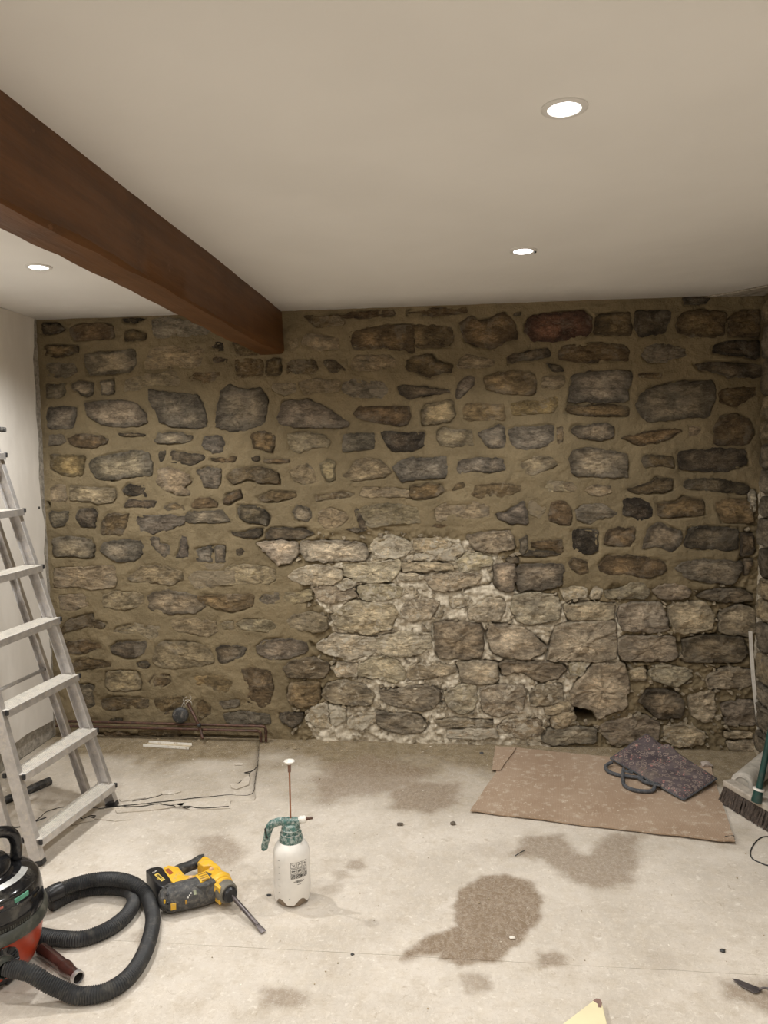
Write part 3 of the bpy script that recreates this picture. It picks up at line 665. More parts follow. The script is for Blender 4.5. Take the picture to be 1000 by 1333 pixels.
for k, (c, sm, P) in enumerate(stones):
    q = np.array(P); cc = q.mean(0)
    rf = float(sdist(RAWn, np.array([cc[0]]), np.array([cc[1]]))[0] < 0); lf = float(sdist(LIMn, np.array([cc[0]]), np.array([cc[1]]))[0] < .02)
    size = math.sqrt(max((np.ptp(q[:, 0])*np.ptp(q[:, 1])), 1e-5))
    prot = (.008+.018*size if not rf else .008+.045*size)*(1 if sm < 5 else .62)
    if c in 'k' and not rf: prot *= .4
    me, cen = stone_mesh(P, prot, (.006+.022*size)*(1.4 if rf else 1), k, rf)
    # local frame at the stone's centre
    for v in me.vertices: v.co = (v.co.x-cen[0], v.co.y, v.co.z-cen[1])
    me.validate(); me.shade_smooth(); me.set_sharp_from_angle(angle=.62)
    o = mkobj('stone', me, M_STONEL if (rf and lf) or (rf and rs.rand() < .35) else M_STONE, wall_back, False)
    o.location = (cen[0], D, cen[1]); o.matrix_parent_inverse = Matrix()
    b = PAL[c]; b = tuple(np.array(b)*.42+np.array((.46, .405, .315))*.72) if rf and c in 'pyG' else tuple(np.array(b)*1.75) if rf else b; j = 1+rs.uniform(-.12, .12); o.color = (b[0]*j*(1+rs.uniform(-.04, .04)), b[1]*j, b[2]*j*(1+rs.uniform(-.05, .05)), min(1, sm/9+(.12 if rf and lf else 0)))  # raw-zone stones: limey tone, plus brighter lamplight low on the wall put into colour
# chips and rubble packed in the raw joints: too many and too small to lift out one by one
def chips():
    r5 = np.random.RandomState(21); ok = np.where((raw > .6) & (sd > .011) & (sd < .05) & (Zf > .01) & (Xf < XR-.03) & (dy < .07))[0]; pick = []; bm = bmesh.new()
    for i in r5.permutation(ok):
        if all((Xf[i]-a)**2+(Zf[i]-b)**2 > .022**2 for a, b in pick): pick.append((Xf[i], Zf[i]))
        if len(pick) >= 330: break
    for k, (x, z) in enumerate(pick):
        n = r5.randint(5, 8); s_ = r5.uniform(.006, .016); th = np.sort(r5.uniform(0, 6.28, n)); el = r5.uniform(1., 1.9); rot = r5.uniform(-.5, .5)+(1.57 if r5.rand() < .2 else 0)
        a = [(s_*el*math.cos(t_)*r5.uniform(.7, 1.1), s_*math.sin(t_)*r5.uniform(.7, 1.1)) for t_ in th]; a = [(x+u*math.cos(rot)-v*math.sin(rot), z+u*math.sin(rot)+v*math.cos(rot)) for u, v in a]
        y0 = D+.016; y1 = D-.002-r5.uniform(0, .010); cx_, cz_ = np.mean([q[0] for q in a]), np.mean([q[1] for q in a])
        lo = [bm.verts.new((p, y0, q)) for p, q in a]; hi = [bm.verts.new((cx_+(p-cx_)*.75, y1+r5.uniform(-.003, .003), cz_+(q-cz_)*.75)) for p, q in a]
        for j in range(n): bm.faces.new((lo[j], lo[(j+1) % n], hi[(j+1) % n], hi[j]))
        bm.faces.new(hi)
    o = frombm('stone_chips', bm, M_STONEL, wall_back); o.color = (.40, .35, .27, .45); o['kind'] = 'stuff'
chips()
# right wall: rough stone, only its corner is in the picture
def rwall():
    y0, y1 = 2.3, D+.03; st = .014; ny, nz = int((y1-y0)/st)+1, int((CEIL+.03)/st)+1
    Y, Z = np.meshgrid(y0+np.arange(ny)*st, -.01+np.arange(nz)*st); Y, Z = Y.ravel(), Z.ravel(); p = np.stack([np.full_like(Y, 5.), Y, Z], 1)
    dx = fbm(p, 3, 3, 31)*.010+fbm(p, 18, 3, 32)*.008
    V = np.stack([XR+.02+dx, Y, Z], 1); idx = np.arange(ny*nz).reshape(nz, ny); F = np.stack([idx[:-1, :-1], idx[1:, :-1], idx[1:, 1:], idx[:-1, 1:]], -1).reshape(-1, 4)
    wr = struct(grid_obj('wall_right', V, F, M_MORTAR, None, {'lime': sstep(1.6, 1.2, Z)*.65}))
    z = .05; r2 = np.random.RandomState(12)
    while z < CEIL-.12:
        h = r2.uniform(.10, .17); y = 3.86-r2.uniform(0, .02)
        while y > 2.5:
            wd = r2.uniform(.16, .30); a, b = y-wd+.02, y; lo, hi = z, z+h-.02
            P = [(a, lo+.01), ((a+b)/2, lo-r2.uniform(0, .01)), (b-.01, lo), (b, (lo+hi)/2), (b-.02, hi), ((a+b)/2, hi+r2.uniform(-.01, .008)), (a+.01, hi-.005), (a-.006, (lo+hi)/2)]
            me, cen = stone_mesh(P, .022, .012, 400+int(y*100)+int(z*10), 1, step=.016)
            for v in me.vertices: v.co = (v.co.y, v.co.x-cen[0], v.co.z-cen[1])
            me.flip_normals()
            o = mkobj('stone', me, M_STONEL, wr); o.location = (XR+.01, cen[0], cen[1]); o.matrix_parent_inverse = Matrix()
            c = PAL[r2.choice(list('gglpdG'))]; o.color = (*c, .35); y -= wd
        z += h
    return wr
wall_right = rwall()
# rest of the right wall, the wall behind the camera: plain plaster
def slab(name, lo, hi, mat, parent=None, bev=0):
    bm = bmesh.new(); c = [(a+b)/2 for a, b in zip(lo, hi)]; add_box(bm, c, *[b-a for a, b in zip(lo, hi)], bev=bev); return frombm(name, bm, mat, parent)
struct(slab('wall_right_front', (XR, YF, 0), (XR+.1, 2.32, CEIL), M_PLASTER)); 
struct(slab('wall_front', (XL-.1, YF-.1, 0), (XR+.1, YF, CEIL), M_PLASTER))
# left wall: bare strip at the foot, plaster skin standing proud of it with a ragged end
wall_left = struct(slab('wall_left', (XL-.12, YF, 0), (XL-.012, D+.02, CEIL), M_BARE))
def plaster_skin():
    nzs = 60; v = []; f = []; zs = np.linspace(.105, CEIL-.002, nzs); r3 = np.random.RandomState(4)
    yend = 3.842+fbm(np.stack([zs*0, zs*0, zs], 1), 7, 4, 41)*.022
    ys = [YF, 1., 2., 2.8, 3.3, 3.6, 3.75]
    for i, z in enumerate(zs):
        row = ys+[yend[i]-.006, yend[i]]
        for j, y in enumerate(row):
            zz = z+(.006*math.sin(y*9)+.008*vnoise([[y*14, 0, 0]], 3)[0] if i == 0 else 0)
            v.append((XL+.004-.0*j-(.005 if j == len(row)-1 else 0), y, zz))
    m = len(ys)+2; off = len(v)
    for q in list(v): v.append((XL-.012, q[1], q[2]))
    for i in range(nzs-1):
        for j in range(m-1): a = i*m+j; f.append((a, a+m, a+m+1, a+1))
        a = i*m+m-1; f.append((a, a+m, a+m+off, a+off))
    for j in range(m-1): f.append((j, j+1, j+1+off, j+off))
    o = pyd('plaster_skin', v, f, M_PLASTER, wall_left, True); o.data.set_sharp_from_angle(angle=.6); return o
plaster_skin()
bm = bmesh.new(); p = UX(51, 661, XL+.004)
add_lathe(bm, [(0, .002), (.006, .002), (.008, 0), (.004, -.004)], p, (1, 0, 0), 10); frombm('screw_hole', bm, M_DARK, wall_left)
# ceiling, with a torn patch of board in the far right corner
ceiling = struct(slab('ceiling', (XL-.1, YF-.1, CEIL), (XR+.1, D+.1, CEIL+.06), M_CEIL))
def ceil_edge():
    n = 120; v = []; f = []; xs = np.linspace(XL, XR, n); e = 3.878+fbm(np.stack([xs, xs*0, xs*0], 1), 8, 4, 51)*.012
    for x, y in zip(xs, e): v += [(x, 3.6, CEIL-.0005), (x, y, CEIL-.004), (x, y+.004, CEIL+.001)]
    for k in range(n-1): a = 3*k; f += [(a, a+1, a+4, a+3), (a+1, a+2, a+5, a+4)]
    return pyd('ceiling_edge', v, f, M_CEIL, ceiling)
ceil_edge()
bm = bmesh.new(); add_prism(bm, [(1.16, 3.87), (1.25, 3.80), (1.40, 3.62), (1.42, 3.62), (1.42, 3.88)], CEIL-.012, CEIL-.003, .002, 1)
tag(frombm('torn_board', bm, M_BARE, ceiling), 'torn grey board edge')

# beam
def beam():
    x0, x1, z0 = -1.045, -.918, H+.5245; ys = np.linspace(YF, D-.006, 90); v = []; f = []
    prof = [(x0, CEIL), (x0, z0+.012), (x0+.010, z0), (x1-.010, z0), (x1, z0+.012), (x1, (z0+CEIL)/2), (x1, CEIL)]
    P = np.array([(0, y, 0) for y in ys]); 
    for i, y in enumerate(ys):
        for j, (x, z) in enumerate(prof):
            e = vnoise([[j*5.3, y*2.1, 0]], 61)[0]*.007+vnoise([[j*3.1, y*11, 0]], 62)[0]*.003
            v.append((x+(e if j not in (0, 6) else e*.5), y, z+(e if 0 < j < 5 else 0)))
    m = len(prof)
    for i in range(len(ys)-1):
        for j in range(m-1): a = i*m+j; f.append((a, a+1, a+1+m, a+m))
    f.append(tuple((len(ys)-1)*m+j for j in range(m))); f.append(tuple(range(m))[::-1])
    o = pyd('ceiling_beam', v, f, M_BEAM, None, True); o.data.set_sharp_from_angle(angle=.5); return o
tag(struct(beam()))

# floor: sub-floor and the boards laid on it
wall_pts = lambda L: [tuple(UZ(*q).xy) for q in L]
STAINS = [(1.0, .02, [(592, 1180), (600, 1160), (630, 1143), (660, 1140), (690, 1150), (706, 1170), (700, 1195), (680, 1220), (650, 1247), (600, 1253), (578, 1245), (590, 1232), (560, 1240), (523, 1249), (530, 1238), (570, 1218), (596, 1206)]),
 (.78, .05, [(690, 1092), (730, 1088), (752, 1108), (765, 1112), (788, 1090), (832, 1088), (830, 1130), (822, 1150), (775, 1158), (740, 1140), (700, 1118), (668, 1110)]),
 (.8, .06, [(540, 1018), (600, 1020), (594, 1045), (560, 1058), (515, 1052), (510, 1030)]),
 (.72, .10, [(412, 1015), (415, 1046), (450, 1038), (540, 1025), (560, 1000), (480, 985), (430, 998)]),
 (.75, .02, [(700, 1240), (722, 1236), (737, 1243), (735, 1256), (705, 1257), (696, 1250)]), (.55, .02, [(605, 1273), (622, 1270), (637, 1278), (632, 1288), (612, 1291)]),
 (.65, .03, [(343, 1288), (375, 1292), (398, 1300), (388, 1310), (350, 1306)]), (.75, .04, [(940, 1278), (975, 1282), (1010, 1283), (1020, 1325), (975, 1305), (950, 1298)]),
 (.6, .02, [(452, 1119), (472, 1118), (477, 1128), (465, 1133), (450, 1130)]), (.5, .02, [(436, 1134), (452, 1132), (456, 1141), (440, 1144)]), (.3, .02, [(424, 1155), (440, 1153), (442, 1162), (426, 1163)]),
 (.62, .06, [(252, 1092), (290, 1085), (322, 1108), (305, 1128), (262, 1122)]), (.5, .02, [(172, 1217), (184, 1213), (190, 1220), (180, 1226)]), (.2, .03, [(850, 1245), (868, 1243), (872, 1258), (852, 1260)]),
 (.25, .04, [(610, 1100), (660, 1095), (680, 1110), (630, 1118)])]
def floor_field(x, y):
    p = np.stack([x, y, x*0], 1); wp = fbm(p, 14, 4, 71, .7)*.042+fbm(p, 3.5, 2, 72)*.015; st = np.zeros_like(x)
    for s, wd, P in STAINS:
        P = wall_pts(P); st = np.maximum(st, s*sstep(wd*.5+.014, -wd*.5+.004, sdist(P, x, y)+wp*min(1, .30+wd*5)))
    g = fbm(p, 4, 4, 73); du = sstep(3.38, 3.72, y+g*.16)*.97; du = np.maximum(du, sstep(2.9, 3.5, y+g*.4)*.35)
    left = sstep(-.55, -.95, x)*sstep(3.15, 3.6, y+g*.3)*.45; return st, np.maximum(du, left)
def floor_sheet(x0, x1, y0, y1, step, ztop=0., name='floor_board', amp=.0012):
    nx_, ny_ = max(2, int((x1-x0)/step)), max(2, int((y1-y0)/step)); X, Y = np.meshgrid(np.linspace(x0, x1, nx_), np.linspace(y0, y1, ny_)); x, y = X.ravel(), Y.ravel()
    z = ztop+fbm(np.stack([x, y, x*0], 1), 8, 3, 81)*amp
    e = np.minimum.reduce([x-x0, x1-x, y-y0, y1-y]); z = np.where(e < 1e-6, ztop-.008, z)
    inner = (e < 1e-6); x = x.copy(); y = y.copy()
    idx = np.arange(nx_*ny_).reshape(ny_, nx_); F = np.stack([idx[:-1, :-1], idx[:-1, 1:], idx[1:, 1:], idx[1:, :-1]], -1).reshape(-1, 4)
    # pull the second row out to the edge so that the edge is vertical
    X2, Y2 = x.reshape(ny_, nx_), y.reshape(ny_, nx_); X2[:, 1] = x0+.0004; X2[:, -2] = x1-.0004; Y2[1, :] = y0+.0004; Y2[-2, :] = y1-.0004
    st, du = floor_field(X2.ravel(), Y2.ravel())
    o = grid_obj(name, np.stack([X2.ravel(), Y2.ravel(), z], 1), F, M_FLOOR, floor, {'stain': st, 'dust': du}); o.data.set_sharp_from_angle(angle=.6); return o
floor = struct(slab('floor', (XL-.1, YF-.1, -.05), (XR+.1, D+.08, -.0075), M_DARK))
SEAM = UZ(500, 1243).y
for (a, b, c, d, s) in [(XL-.01, XR+.02, YF, 1.2, .03), (XL-.01, XR+.02, 1.2015, SEAM-.0003, .009), (XL-.01, XR+.05, SEAM+.0003, D+.045, .008)]: floor_sheet(a, b, c, d, s)
# loose panel of flooring by the left wall, with broken front edge
def left_panel():
    A, B = UZ(337, 963.5), UZ(333, 1040); C = UZ(300, 1038); Dp = UZ(130, 1055); x0 = XL+.02
    ye = 3.868; nxx, nyy = 110, 62; v = []; xs = np.linspace(x0, A.x, nxx)
    fr_ = np.interp(xs, [x0, Dp.x, C.x, C.x+.03, A.x], [Dp.y-.02, Dp.y, C.y, B.y+.005, B.y])+fbm(np.stack([xs, xs*0, xs*0], 1), 16, 4, 91)*.010
    T = np.linspace(0, 1, nyy); X, Tm = np.meshgrid(xs, T); Y = fr_[None, :]*(1-Tm)+ye*Tm; x, y = X.ravel(), Y.ravel()
    x = np.where(X.ravel() > A.x-.25, x+(B.x-A.x)*(1-Tm.ravel())*(X.ravel()-(A.x-.25))/.25, x)
    x = x+np.where(np.isclose(X.ravel(), A.x), fbm(np.stack([y, y, y*0], 1), 14, 3, 92)*.004, 0)
    z = .005+fbm(np.stack([x, y, x*0], 1), 5, 3, 93)*.0012+.004*np.exp(-((y-np.interp(x, xs, fr_))/.05)**2)*(.5+.5*vnoise(np.stack([x*6, x*0, x*0], 1), 94))
    idx = np.arange(nxx*nyy).reshape(nyy, nxx); F = np.stack([idx[:-1, :-1], idx[:-1, 1:], idx[1:, 1:], idx[1:, :-1]], -1).reshape(-1, 4)
    e = np.zeros((nyy, nxx), bool); e[0, :] = e[-1, :] = e[:, 0] = e[:, -1] = True; z = np.where(e.ravel(), -.004, z)
    X2, Y2 = x.reshape(nyy, nxx), y.reshape(nyy, nxx); X2[:, -2] = X2[:, -1]-.0006; Y2[1, :] = Y2[0, :]+.0008; x, y = X2.ravel(), Y2.ravel()
    st, du = floor_field(x, y); return grid_obj('floor_board', np.stack([x, y, z], 1), F, M_FLOOR, floor, {'stain': st, 'dust': np.maximum(du, .12)})
tag(left_panel(), 'loose flooring panel with cracked front edge')
# splinters broken off that edge
def sliver(L, z0, th, seed):
    pts = [UZ(*q) for q in L]; bm = bmesh.new(); add_prism(bm, [(p.x, p.y) for p in pts], z0, z0+th, .0006, 1)
    o = frombm('floor_splinter', bm, M_FLOOR, floor)
    for nm, val in (('stain', 0.), ('dust', .1)): at = o.data.attributes.new(nm, 'FLOAT', 'POINT'); at.data.foreach_set('value', [val]*len(o.data.vertices))
    return o
for k, L in enumerate([[(150, 1056), (205, 1047), (212, 1050), (240, 1046), (238, 1050), (196, 1056), (152, 1059)], [(215, 1051), (228, 1048), (248, 1055), (300, 1053), (299, 1049), (302, 1040), (260, 1043), (232, 1047)],
    [(210, 1034), (220, 1031), (236, 1033), (226, 1036), (212, 1037)], [(300, 1024), (312, 1022), (322, 1012), (326, 1014), (324, 1024), (308, 1030), (301, 1028)], [(88, 1072), (100, 1066), (125, 1064), (122, 1069), (104, 1072), (92, 1076)],
    [(305, 996), (317, 996), (316, 998), (306, 998)], [(155, 1043), (188, 1038), (190, 1041), (158, 1046)], [(45, 1050), (66, 1033), (90, 1033), (84, 1040), (56, 1056)], [(120, 1060), (150, 1062), (170, 1068), (150, 1070), (118, 1066)]]):
    sliver(L, .0072 if k in (2, 3, 5, 6) else .0012, .0035, k)

# cracks round the loose panel: ragged dark strips laid on top, painting the gaps' shade
def crack_shade_strip(L, w_, seed):
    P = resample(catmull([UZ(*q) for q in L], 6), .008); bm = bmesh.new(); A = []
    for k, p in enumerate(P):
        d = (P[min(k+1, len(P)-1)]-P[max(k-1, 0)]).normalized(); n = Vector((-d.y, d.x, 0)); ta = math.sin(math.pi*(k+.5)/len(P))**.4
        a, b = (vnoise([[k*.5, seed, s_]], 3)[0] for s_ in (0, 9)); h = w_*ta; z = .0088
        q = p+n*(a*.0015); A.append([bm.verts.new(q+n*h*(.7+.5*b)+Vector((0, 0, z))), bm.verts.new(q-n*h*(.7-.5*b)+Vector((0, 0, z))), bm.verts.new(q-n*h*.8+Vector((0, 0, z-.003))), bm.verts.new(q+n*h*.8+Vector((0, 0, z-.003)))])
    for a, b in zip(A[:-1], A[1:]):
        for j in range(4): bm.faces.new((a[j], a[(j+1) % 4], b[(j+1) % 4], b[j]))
    frombm('floor_crack_shade', bm, M_DARK, floor)
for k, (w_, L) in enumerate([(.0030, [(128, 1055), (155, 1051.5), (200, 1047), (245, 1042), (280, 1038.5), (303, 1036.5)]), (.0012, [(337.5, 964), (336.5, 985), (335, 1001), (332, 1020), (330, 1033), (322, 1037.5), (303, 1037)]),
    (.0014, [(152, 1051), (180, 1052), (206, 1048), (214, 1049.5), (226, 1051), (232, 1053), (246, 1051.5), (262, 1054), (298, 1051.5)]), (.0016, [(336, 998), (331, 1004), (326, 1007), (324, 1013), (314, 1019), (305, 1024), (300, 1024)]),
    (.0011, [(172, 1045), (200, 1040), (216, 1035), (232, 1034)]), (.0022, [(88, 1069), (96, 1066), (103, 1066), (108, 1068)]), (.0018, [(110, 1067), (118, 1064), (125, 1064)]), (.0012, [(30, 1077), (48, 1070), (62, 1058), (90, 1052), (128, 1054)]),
    (.0014, [(325, 1008), (318, 1008), (328, 1006)]), (.0020, [(230, 1053), (238, 1052), (243, 1054), (250, 1052)])]): crack_shade_strip(L, w_, k)
# ---------------------------------------------------------------- downlights
M_WHITEMETAL = simple('white_lamp_trim', (.75, .73, .70), .35, 0, .03, 10, 0)
def emit(name, col, s):
    m = bpy.data.materials.new(name); m.use_nodes = True; nt = m.node_tree; nt.nodes.clear(); e = nt.nodes.new('ShaderNodeEmission'); e.inputs[0].default_value = (*col, 1); e.inputs[1].default_value = s
    o = nt.nodes.new('ShaderNodeOutputMaterial'); nt.links.new(e.outputs[0], o.inputs[0]); return m
M_LENS = emit('lit_lens', (1, .97, .93), 9)
DL = ['recessed round downlight, the nearest and largest one, right of the beam', 'recessed round downlight right of the beam, close to the stone wall', 'recessed round downlight left of the timber beam',
      'recessed downlight overhead behind the camera', 'recessed downlight left of the beam, out of frame', 'recessed downlight left of the beam, furthest from the stone wall', 'recessed downlight right of the beam, furthest from the stone wall']
def downlight(k, x, y):
    t = thing('ceiling_downlight', (x, y, CEIL), DL[k], 'light', 'recessed ceiling downlights')
    bm = bmesh.new(); add_lathe(bm, [(.050, 0), (.050, -.003), (.044, -.006), (.036, -.0045), (.034, -.001)], (x, y, CEIL), (0, 0, 1), 40); frombm('trim_ring', bm, M_WHITEMETAL, t, True, 40)
    bm = bmesh.new(); add_lathe(bm, [(.0345, -.002), (.030, -.0055), (.015, -.0075), (0, -.008)], (x, y, CEIL), (0, 0, 1), 32); frombm('lens', bm, M_LENS, t, True)
    if k == 1:
        bm = bmesh.new(); add_lathe(bm, [(0, -.001), (.005, -.001), (.005, -.006), (0, -.007)], (x+.043, y, CEIL-.004), (0, 0, 1), 12); frombm('spring_clip', bm, M_BLKD, t, True)
    ld = bpy.data.lights.new('lamp_light', 'SPOT'); ld.energy = LAMP_W*LAMP_K[k]; ld.color = LAMP_COL; ld.spot_size = math.radians(152); ld.spot_blend = .62; ld.shadow_soft_size = .02
    lo = bpy.data.objects.new('lamp_light', ld); COL.objects.link(lo); lo.location = (x, y, CEIL-.02); lo.parent = t; lo.matrix_parent_inverse = t.matrix_basis.inverted()
for k, (x, y) in enumerate(LAMPS): downlight(k, x, y)
# ---------------------------------------------------------------- copper pipes along the foot of the wall
M_COPPER = simple('old_copper', (.095, .045, .03), .5, .35, .4, 40, .1, (.055, .04, .03), .7)
def pipe(pts, r, label, name='copper_pipe'):
    t = thing(name, pts[0], label, 'pipe'); P = []
    P = [Vector(p) for p in pts]; Q = [P[0]]
    for a, b, c in zip(P[:-2], P[1:-1], P[2:]):
        u, v = (a-b).normalized(), (c-b).normalized()
        for k in range(7): s = k/6; Q.append((b+u*.022)*(1-s)**2+b*2*s*(1-s)+(b+v*.022)*s*s)
    Q.append(P[-1]); bm = bmesh.new(); add_tube(bm, Q, r, 14); frombm('tube', bm, M_COPPER, t, True, 50)
    b = P[-2]; bm = bmesh.new(); add_tube(bm, [b+Vector((-.034, 0, 0)), b+Vector((-.020, 0, 0))], r*1.28, 14); add_tube(bm, [b+Vector((0, 0, -.020)), b+Vector((0, 0, -.034))], r*1.28, 14)
    frombm('elbow_collar', bm, M_COPPER, t, True, 50); return t
yp = 3.845
pu, pl = UY(346, 945.5, yp), UY(339.5, 951.5, yp-.004)
pipe([(XL+.02, yp, pu.z+.004), (pu.x, yp, pu.z), (pu.x, yp, .008)], .0072, 'upper of the two old copper pipes along the foot of the stone wall')
pipe([(XL+.02, yp-.004, pl.z+.002), (pl.x, yp-.004, pl.z), (pl.x, yp-.004, .008)], .0068, 'lower of the two old copper pipes, just above the floor')
# pipe stub crossing the pipes and capped
t = thing('pipe_stub', UY(258, 948, 3.83), 'short dull pipe stub rising crookedly over the copper pipes', 'pipe')
bm = bmesh.new(); add_tube(bm, catmull([UY(264, 962, 3.79), UY(261, 950, 3.812), UY(256, 938, 3.815), UY(250, 926, 3.84), UY(245, 916, 3.87)], 5), [.008]*11+[.0085]*10, 10); frombm('tube', bm, M_COPPER, t, True)
bm = bmesh.new(); add_tube(bm, [UY(260, 946, 3.812), UY(258.6, 942, 3.812)], .0105, 12); frombm('clamp', bm, M_BLKD, t, True)
# round black cap with bared wires
c = UY(235, 931, 3.845)
t = thing('junction_cap', c, 'round black dusty cap hanging on the stone wall above the pipes', 'electrical cap')
bm = bmesh.new(); add_lathe(bm, [(0, .016), (.030, .016), (.040, .012), (.0425, .006), (.0425, -.010), (.036, -.014), (0, -.014)], c, (.15, -1, .12), 32); frombm('cap', bm, M_BLKD, t, True, 50)
M_WIRE = simple('pale_wire', (.5, .46, .4), .5, 0, .1, 30, 0)
for P in ([(236, 921), (240, 913), (245, 911), (249, 914), (250, 918)], [(240, 921), (243, 915), (249, 909), (247, 905)], [(238, 922), (240, 916), (239, 910), (243, 907)]):
    bm = bmesh.new(); add_tube(bm, catmull([UY(x, y, 3.855-.012*(k % 2)) for k, (x, y) in enumerate(P)], 6), .0017, 6); frombm('wire', bm, M_WIRE, t, True)

# white trunking offcut on the floor
M_WHITEP = simple('white_plastic', (.78, .75, .69), .45, 0, .06, 30, .05, (.45, .37, .27), .3)
a, b = UZ(190, 971), UZ(248, 974.5); d = (b-a).normalized(); nrm = Vector((-d.y, d.x, 0)); L = (b-a).length
t = thing('trunking_offcut', (a+b)/2, 'short white plastic trunking offcut on the floor below the pipes', 'trunking')
ax = (d, nrm, Vector((0, 0, 1)))
bm = bmesh.new(); add_box(bm, (a+b)/2+Vector((0, 0, .0075)), L, .050, .0016, ax); frombm('base_strip', bm, simple('dusty_inner_plastic', (.50, .42, .30), .7), t)
for s in (-1, 1):
    bm = bmesh.new(); add_box(bm, (a+b)/2+nrm*(.025*s)+Vector((0, 0, .0125)), L*(1.02 if s < 0 else .97), .0035, .013, ax, .0008); frombm('side_wall', bm, M_WHITEP, t)

# ---------------------------------------------------------------- aluminium ladder leaning on the left wall
def ladder():
    Rf, Lf = UZ(147, 1050), UZ(51, 1126); Rt, Lt = UY(0, 612, Rf.y-.02), UY(0, 935, Lf.y+.01)
    k = .5*((Rf.x-Rt.x)/Rt.z+(Lf.x-Lt.x)/Lt.z)
    t = thing('step_ladder', (Rf+Lf)/2, 'aluminium step ladder folded up and leaning on the white left wall', 'ladder')
    top = 1.62; ks = {'R': (Rf.x-Rt.x)/Rt.z, 'L': (Lf.x-Lt.x)/Lt.z}
    def on(F, T, z): return F+(T-F)*(z/T.z)
    def rail(F, T, side, off, name, zt, dep=.046, wd=.026, z0=.02):
        a, b = on(F, T, z0)+off, on(F, T, zt)+off; d = (b-a).normalized()
        yv = (Vector((0, 1, 0))-d*d.y).normalized(); xv = yv.cross(d).normalized()
        bm = bmesh.new(); Ln = (b-a).length; c = (a+b)/2
        add_box(bm, c-yv*(side*-.5*wd*1)+yv*0, dep, .0028, Ln, (xv, yv, d), .0006, 1)        # web on the outside
        for s in (-1, 1): add_box(bm, c+xv*(s*(dep/2-.0014)), .0028, wd, Ln, (xv, yv, d), .0008, 1)
        o = frombm(name, bm, M_ALU, t)
        bm = bmesh.new(); add_box(bm, on(F, T, .012)+off, dep+.003, wd+.004, .020, (xv, yv, d), .003, 2); frombm('rubber_foot', bm, M_BLK, o)
        return o
    # camera sees the outside of the near (left) rail and the inside of the far (right) rail
    rail(Rf, Rt, 1, Vector((0, 0, 0)), 'rail', top); rail(Lf, Lt, -1, Vector((0, 0, 0)), 'rail', top)
    offR, offL = UZ(119, 1046)-Rf, UZ(12, 1106)-Lf
    offR.y += -.01
    rail(Rf, Rt, 1, offR, 'rear_rail', top-.03, .034, .024); rail(Lf, Lt, -1, Vector((offR.x, .02, 0)), 'rear_rail', top-.03, .034, .024)
    for py, px in ((1020, 143), (948, 120), (877, 97), (803, 71), (735, 47), (662, 21), (590, -5)):
        yR = Rf.y; p = UY(px, py, yR); z = p.z; a, b = on(Rf, Rt, z), on(Lf, Lt, z); ln = b-a; u = ln.normalized(); xv = Vector((-u.y, u.x, 0)); xv = xv if xv.x > 0 else -xv
        c = (a+b)/2+xv*.004; L = ln.length-.02
        bm = bmesh.new(); add_box(bm, c+Vector((0, 0, -.002)), L+.036, .082, .004, (u, xv, Vector((0, 0, 1))), .001, 1)
        for q in range(9): add_box(bm, c+xv*(-.034+q*.0085)+Vector((0, 0, .0007)), L, .0025, .0022, (u, xv, Vector((0, 0, 1))))
        o = frombm('tread', bm, M_TREAD, t)
        bm = bmesh.new(); add_box(bm, c+xv*.0405+Vector((0, 0, -.014)), L+.036, .0026, .028, (u, xv, Vector((0, 0, 1))), .0006, 1)
        add_box(bm, c-xv*.0405+Vector((0, 0, -.014)), L+.03, .0026, .026, (u, xv, Vector((0, 0, 1))), .0006, 1); frombm('tread_lip', bm, M_ALU, o)
        for s1 in (-1, 1):
            for s2 in (-1, 1):
                bm = bmesh.new(); add_box(bm, c+u*(s1*(L/2+.0195))+xv*(s2*.0395)+Vector((0, 0, -.008)), .010, .014, .020, (u, xv, Vector((0, 0, 1))), .003, 2); frombm('end_cap', bm, M_BLK, t)
    z = .60; a = on(Rf, Rt, z)+offR; b = on(Lf, Lt, z)+Vector((offR.x, .02, 0)); bm = bmesh.new(); add_tube(bm, [a, b], .008, 10); frombm('rear_brace', bm, M_ALU, t, True)
    z = 1.28; a = on(Rf, Rt, z)+offR; b = on(Lf, Lt, z)+Vector((offR.x, .02, 0)); bm = bmesh.new(); add_tube(bm, [a, b], .008, 10); frombm('rear_brace', bm, M_ALU, t, True)
    a, b = on(Rf, Rt, top), on(Lf, Lt, top); u = (b-a).normalized(); bm = bmesh.new(); add_box(bm, (a+b)/2+Vector((-.05, 0, .01)), (b-a).length+.05, .24, .022, (u, Vector((-u.y, u.x, 0)), Vector((0, 0, 1))), .006, 2); frombm('top_platform', bm, M_BLKD, t)
    return t
ladder()

# ---------------------------------------------------------------- black vacuum wand behind the ladder
a, b = UZ(66, 1016, .02), UZ(-30, 1058, .02); d = (b-a).normalized()
t = thing('vacuum_wand', (a.x, a.y, 0), 'straight black vacuum tube on the floor behind the ladder', 'vacuum tube')
bm = bmesh.new(); add_lathe(bm, [(0, 0), (.013, .001), (.0185, .005), (.0195, .02), (.0195, .10), (.0175, .105), (.0175, .5), (.0195, .505), (.0195, .56), (0, .56)], a+Vector((0, 0, -.0005)), d, 24); frombm('tube', bm, M_BLKD, t, True, 40)
bm = bmesh.new(); add_box(bm, a+d*.30+Vector((0, 0, -.004)), .07, .042, .03, (d, Vector((-d.y, d.x, 0)), Vector((0, 0, 1))), .006, 2); frombm('clamp', bm, M_BLK, t); bm = bmesh.new(); add_box(bm, a+d*.42+Vector((0, 0, -.004)), .05, .044, .032, (d, Vector((-d.y, d.x, 0)), Vector((0, 0, 1))), .006, 2); frombm('clamp', bm, M_BLK, t)
